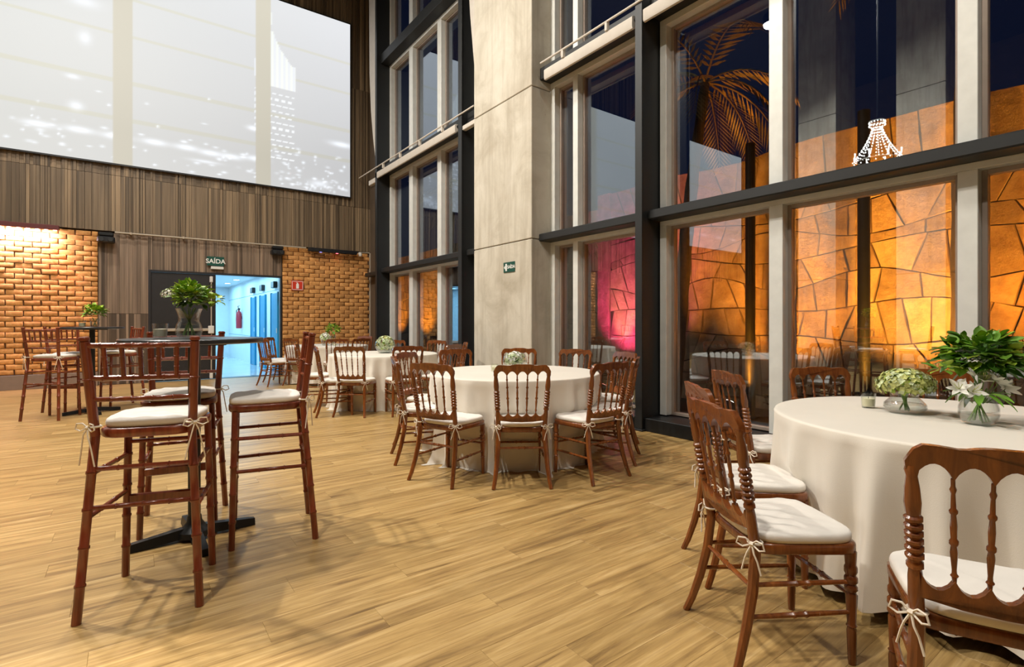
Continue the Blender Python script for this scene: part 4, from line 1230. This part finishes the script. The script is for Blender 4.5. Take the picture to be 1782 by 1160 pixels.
def flower_cluster(e, name, c, R, n, mats, seed, petal=0.012, flat=0.7, lo=-0.35):
    # a domed head of many four-petalled florets: one part per flower head
    r = random.Random(seed); by = {}
    for i in range(n):
        u = lo + (1-lo)*((i+0.5)/n); k = sqrt(max(0, 1-u*u)); th = i*2.39996+r.uniform(-.2, .2)
        d = Vector((k*cos(th), k*sin(th), u)); rr = R*r.uniform(0.88, 1.06)
        p = Vector(c) + Vector((d.x*rr, d.y*rr, d.z*rr*flat))
        mb = by.setdefault(r.choice(mats), MB())
        t1 = d.orthogonal().normalized(); t2 = d.cross(t1); a0 = r.uniform(0, 1.5)
        for q in range(4):
            a = a0 + q*pi/2; s = t1*cos(a)+t2*sin(a)
            leaf_geo(mb, p, s + d*0.35, d, petal*r.uniform(0.8, 1.2), petal*0.9, 0.1, 2)
    for m, mb in by.items(): mb.build(name, m, e, 60)
def vase(e, prof, water=None, n=32):
    # prof: outer profile (r, z); a thin wall is added inside
    inner = [(max(0.001, r-0.0035), z+(0.006 if i == 0 else 0)) for i, (r, z) in enumerate(prof)]
    MB().lathe([(0.001, prof[0][1])] + prof + inner[::-1] + [(0.001, inner[0][1])], n, cap=False).build('vase', 'vase_glass', e, 60)
    if water:
        w = [(max(0.001, r-0.005), z) for r, z in prof if z <= water] + [(0.001, water)]
        w = [(0.001, 0.008)] + [(r, max(z, 0.008)) for r, z in w]
        MB().lathe(w, n, cap=False).build('water', 'water', e, 60)
def stems(e, c0, c1, R0, R1, n, seed, r0=0.0028):
    r = random.Random(seed)
    for i in range(n):
        a = r.uniform(0, 6.28); b = a + r.uniform(2.5, 3.8)
        p0 = Vector(c0)+Vector((cos(b)*R0, sin(b)*R0, r.uniform(0, 0.01))); p1 = Vector(c1)+Vector((cos(a)*R1, sin(a)*R1, r.uniform(-.01, .03)))
        m = p0.lerp(p1, 0.55); m.x = c0[0]*0.5+m.x*0.5; m.y = c0[1]*0.5+m.y*0.5
        MB().tube([p0, m, p1], r0, 5).build('stem', 'stem_green', e)

# foreground bar table: double-bulb vase with leafy bouquet, candle glass
AZ = 1.15
e = empty('flower_vase', (0.27, 3.52, AZ)); tag(e, 'bulging glass vase with leafy green bouquet on the foreground bar table', 'vase')
vase(e, [(0.045, 0.0), (0.062, 0.012), (0.070, 0.045), (0.062, 0.078), (0.052, 0.098), (0.054, 0.12), (0.060, 0.15), (0.068, 0.17)], 0.085)
stems(e, (0, 0, 0.012), (0, 0, 0.17), 0.03, 0.035, 12, 1)
leafy_head(e, (0.01, 0, 0.245), 0.105, 230, ['leaf_bright', 'leaf_bright', 'leaf_bright', 'leaf_green', 'leaf_green'], 2, (0.026, 0.046), 0.85, 0.2, 0.3)
leafy_head(e, (0.01, 0, 0.215), 0.07, 60, ['leaf_green', 'leaf_deep'], 6, (0.028, 0.046), 0.8, 0.2, 0.3)
leafy_head(e, (0.12, -0.085, 0.215), 0.05, 26, ['leaf_bright'], 4, (0.025, 0.042), 0.7, 0.0, 0.3)
flower_cluster(e, 'blossom', (-0.08, 0.05, 0.25), 0.05, 40, ['white_petal', 'pale_petal'], 5, 0.011)
candle(0.135, 3.60, AZ, 'candle glass beside the bulging vase on the foreground bar table', 0.040, 0.085, 'vase_glass')
# far bar table
BZ = 1.18
e = empty('flower_vase', (-0.40, 9.15, BZ)); tag(e, 'small green posy in a glass on the far bar table', 'vase')
vase(e, [(0.045, 0.0), (0.05, 0.01), (0.055, 0.09), (0.06, 0.12)], 0.06)
stems(e, (0, 0, 0.01), (0, 0, 0.12), 0.02, 0.03, 6, 7)
leafy_head(e, (0, 0, 0.20), 0.125, 130, ['leaf_bright', 'leaf_green', 'leaf_bright'], 8, (0.04, 0.065))
flower_cluster(e, 'blossom', (0.02, -0.06, 0.18), 0.06, 12, ['pale_petal'], 9, 0.014)
candle(-0.535, 9.17, BZ, 'small pale candle beside the posy on the far bar table', 0.042, 0.09)
# foreground dining table
candle(3.323, 1.171, TZ, 'frosted candle cup left of the hydrangea bowl on the foreground table', 0.037, 0.083)
e = empty('flower_bowl', (3.289, 0.99, TZ)); tag(e, 'squat glass bowl with a pale green hydrangea head', 'vase')
vase(e, [(0.050, 0.0), (0.078, 0.008), (0.095, 0.03), (0.092, 0.05), (0.070, 0.075), (0.058, 0.088), (0.062, 0.105), (0.070, 0.115)], 0.052)
stems(e, (0, 0, 0.012), (0, 0, 0.11), 0.03, 0.03, 7, 11, 0.004)
flower_cluster(e, 'hydrangea_head', (0, 0, 0.150), 0.125, 330, ['hydrangea_petal', 'hydrangea_petal', 'pale_petal'], 12, 0.0145, 0.62, -0.45)
flower_cluster(e, 'hydrangea_core', (0, 0, 0.150), 0.105, 140, ['hydrangea_petal', 'leaf_bright'], 13, 0.018, 0.6, -0.6)
e = empty('flower_vase', (3.194, 0.675, TZ)); tag(e, 'round glass vase with white lilies below a big leafy bunch', 'vase')
vase(e, [(0.040, 0.0), (0.062, 0.012), (0.076, 0.05), (0.074, 0.08), (0.062, 0.115), (0.056, 0.13), (0.060, 0.14)], 0.06)
stems(e, (0, 0, 0.012), (0, 0, 0.16), 0.04, 0.035, 14, 14, 0.0035)
def lily(e, c, d, seed, L=0.055):
    r = random.Random(seed); d = Vector(d).normalized(); t1 = d.orthogonal().normalized(); t2 = d.cross(t1)
    mb = MB()
    for q in range(6):
        a = q*pi/3 + r.uniform(-.15, .15); s = t1*cos(a)+t2*sin(a)
        leaf_geo(mb, c, d*0.75 + s*(0.75 if q % 2 else 0.95), d, L*r.uniform(0.9, 1.1), L*0.42, 0.25, 5)
    f = mb.build('lily_flower', 'white_petal', e, 70)
    m2 = MB()
    for q in range(5):
        s = t1*cos(q*1.257)+t2*sin(q*1.257); m2.tube([Vector(c), Vector(c)+(d+s*0.35)*L*0.8], [0.0008, 0.0016], 5)
    m2.build('stamen', 'hydrangea_petal', f, 40)
for k, (c, d) in enumerate((((-0.085, 0.05, 0.165), (-0.8, -0.1, 0.5)), ((-0.06, 0.01, 0.155), (-0.6, -0.6, 0.3)), ((-0.01, -0.02, 0.20), (-0.2, -0.4, 1)), ((0.03, -0.05, 0.205), (0.2, -0.4, 1)), ((0.065, -0.055, 0.19), (0.7, -0.4, 0.6)), ((0.09, -0.075, 0.165), (0.9, -0.5, 0.3)), ((0.02, 0.02, 0.22), (0.1, 0.1, 1)))):
    lily(e, c, d, 20+k)
    MB().tube([(c[0]*0.3, c[1]*0.3, 0.10), (c[0]*0.7, c[1]*0.7, c[2]*0.8), c], 0.0022, 5).build('stem', 'stem_green', e)
rl = random.Random(31)
for k in range(16):
    a = rl.uniform(0, 6.28); mb = MB(); d = Vector((cos(a), sin(a), rl.uniform(-0.45, 0.35)))
    leaf_geo(mb, (0.05*cos(a), 0.05*sin(a), 0.145), d, (0, 0, 1), rl.uniform(0.07, 0.12), rl.uniform(0.022, 0.035), 0.4, 6); mb.build('leaf', 'leaf_green', e, 60)
stems(e, (0, 0, 0.10), (0.06, 0.01, 0.28), 0.02, 0.05, 8, 33, 0.003)
leafy_head(e, (0.06, 0.0, 0.315), 0.165, 250, ['leaf_deep', 'leaf_green', 'leaf_green', 'leaf_bright'], 34, (0.042, 0.078), 0.66, 0.15)
leafy_head(e, (0.05, 0.0, 0.28), 0.10, 60, ['leaf_deep'], 36, (0.05, 0.08), 0.8, 0.1)
leafy_head(e, (-0.10, 0.10, 0.255), 0.05, 12, ['leaf_green', 'leaf_bright'], 35, (0.04, 0.06), 0.5, 0.0)
# middle table
e = empty('flower_bowl', (3.05, 4.12, TZ)); tag(e, 'round glass bowl of white and green blossoms before the pillar', 'vase')
vase(e, [(0.06, 0.0), (0.09, 0.015), (0.118, 0.06), (0.122, 0.10), (0.112, 0.145), (0.098, 0.175)], 0.05)
flower_cluster(e, 'blossom_head', (0, 0, 0.115), 0.095, 90, ['pale_petal', 'white_petal', 'pale_petal'], 41, 0.020, 0.75, -0.6)
leafy_head(e, (0, 0, 0.09), 0.09, 34, ['leaf_green', 'leaf_deep'], 42, (0.03, 0.05), 0.6, 0.1)
candle(2.86, 4.20, TZ, 'pale candle cup beside the bowl of blossoms before the pillar', 0.036, 0.07)
# table left of the pillar
e = empty('flower_globe', (3.2, 7.72, TZ)); tag(e, 'glass globe packed with pale green hydrangea left of the pillar', 'vase')
vase(e, [(0.06, 0.0), (0.11, 0.02), (0.15, 0.08), (0.158, 0.13), (0.14, 0.19), (0.11, 0.225)], 0.06)
flower_cluster(e, 'blossom_head', (0, 0, 0.15), 0.135, 110, ['pale_petal', 'pale_petal', 'hydrangea_petal'], 44, 0.027, 0.8, -0.8)
leafy_head(e, (0, 0, 0.10), 0.11, 26, ['leaf_green', 'leaf_bright'], 45, (0.04, 0.06), 0.6, 0.1)
# farthest table
e = empty('flower_vase', (3.45, 11.12, TZ)); tag(e, 'slim glass vase with bright green posy on the farthest table', 'vase')
vase(e, [(0.05, 0.0), (0.052, 0.01), (0.045, 0.10), (0.055, 0.20)], 0.09)
stems(e, (0, 0, 0.01), (0, 0, 0.22), 0.02, 0.04, 6, 47)
leafy_head(e, (0, 0, 0.33), 0.15, 120, ['leaf_bright', 'leaf_bright', 'leaf_green'], 48, (0.05, 0.085))
e = empty('flower_bowl', (3.27, 11.08, TZ)); tag(e, 'low vase of pale blossoms left of the bright green posy', 'vase')
vase(e, [(0.05, 0.0), (0.07, 0.02), (0.075, 0.08), (0.06, 0.12)], 0.05)
flower_cluster(e, 'blossom_head', (0, 0, 0.17), 0.10, 60, ['pale_petal', 'white_petal'], 49, 0.024, 0.9, -0.6)
leafy_head(e, (0, 0, 0.15), 0.09, 24, ['leaf_bright', 'leaf_green'], 50, (0.04, 0.06))
candle(3.38, 10.75, TZ, 'tiny pale candle cup on the farthest table', 0.036, 0.07)

# ------------------------------------------------------------------ ceiling lamps, chandelier and columns (seen mirrored in the glass)
for i, (x, y, z, size, w, col, tgt) in enumerate(LAMPS):
    e = empty('ceiling_lamp', (x, y, z)); tag(e, 'hanging ceiling spotlight above the hall, outside the picture', 'lamp', 'ceiling spotlights out of view')
    r = size/2
    MB().lathe([(r+0.01, -0.02), (r+0.03, 0.0), (r+0.03, 0.18), (r*0.5, 0.3), (0.05, 0.32)], 20, cap=False).build('housing', 'black_metal', e)
    MB().tube([(0, 0, 0.3), (0, 0, CEIL-z)], 0.02, 8).build('rod', 'black_metal', e)
e = empty('chandelier', (-0.3, 3.6, 4.1)); tag(e, 'small crystal chandelier mirrored in the near window', 'chandelier')
MB().tube([(0, 0, 0.75), (0, 0, CEIL-4.1)], 0.01, 6).build('chain', 'black_metal', e)
for (r, z) in ((0.30, 0.0), (0.12, 0.68)):
    MB().tube([(r*cos(2*pi*k/24), r*sin(2*pi*k/24), z) for k in range(25)], 0.008, 6, False).build('hoop', 'aluminium', e)
for k in range(16):
    a = 2*pi*k/16; mb = MB()
    for j in range(14):
        t = j/13; rr = 0.30*(1-t)**1.6+0.06 if t < 0.9 else 0.12
        mb.lathe([(0.001, -0.014), (0.011, 0.0), (0.001, 0.014)], 5, (rr*cos(a), rr*sin(a), 0.66*t))
    mb.build('bead_string', 'crystal_glow', e, 0)
for k in range(8):
    a = 2*pi*k/8; MB().tube([(0.3*cos(a), 0.3*sin(a), 0.0), (0.36*cos(a), 0.36*sin(a), 0.04), (0.36*cos(a), 0.36*sin(a), 0.13)], [0.006, 0.006, 0.012], 6).build('candle_arm', 'crystal_glow', e)
for i, y in enumerate((6.8, 4.4)):
    o = MB()
    for k in range(4): o.bevbox(-6.65, -5.35, y-0.5, y+0.5, pz[k]+0.006, pz[k+1]-0.006, 0.01)
    tag(o.build('wall_column', 'concrete', smooth=0), 'concrete column across the hall, outside the picture', kind='structure')
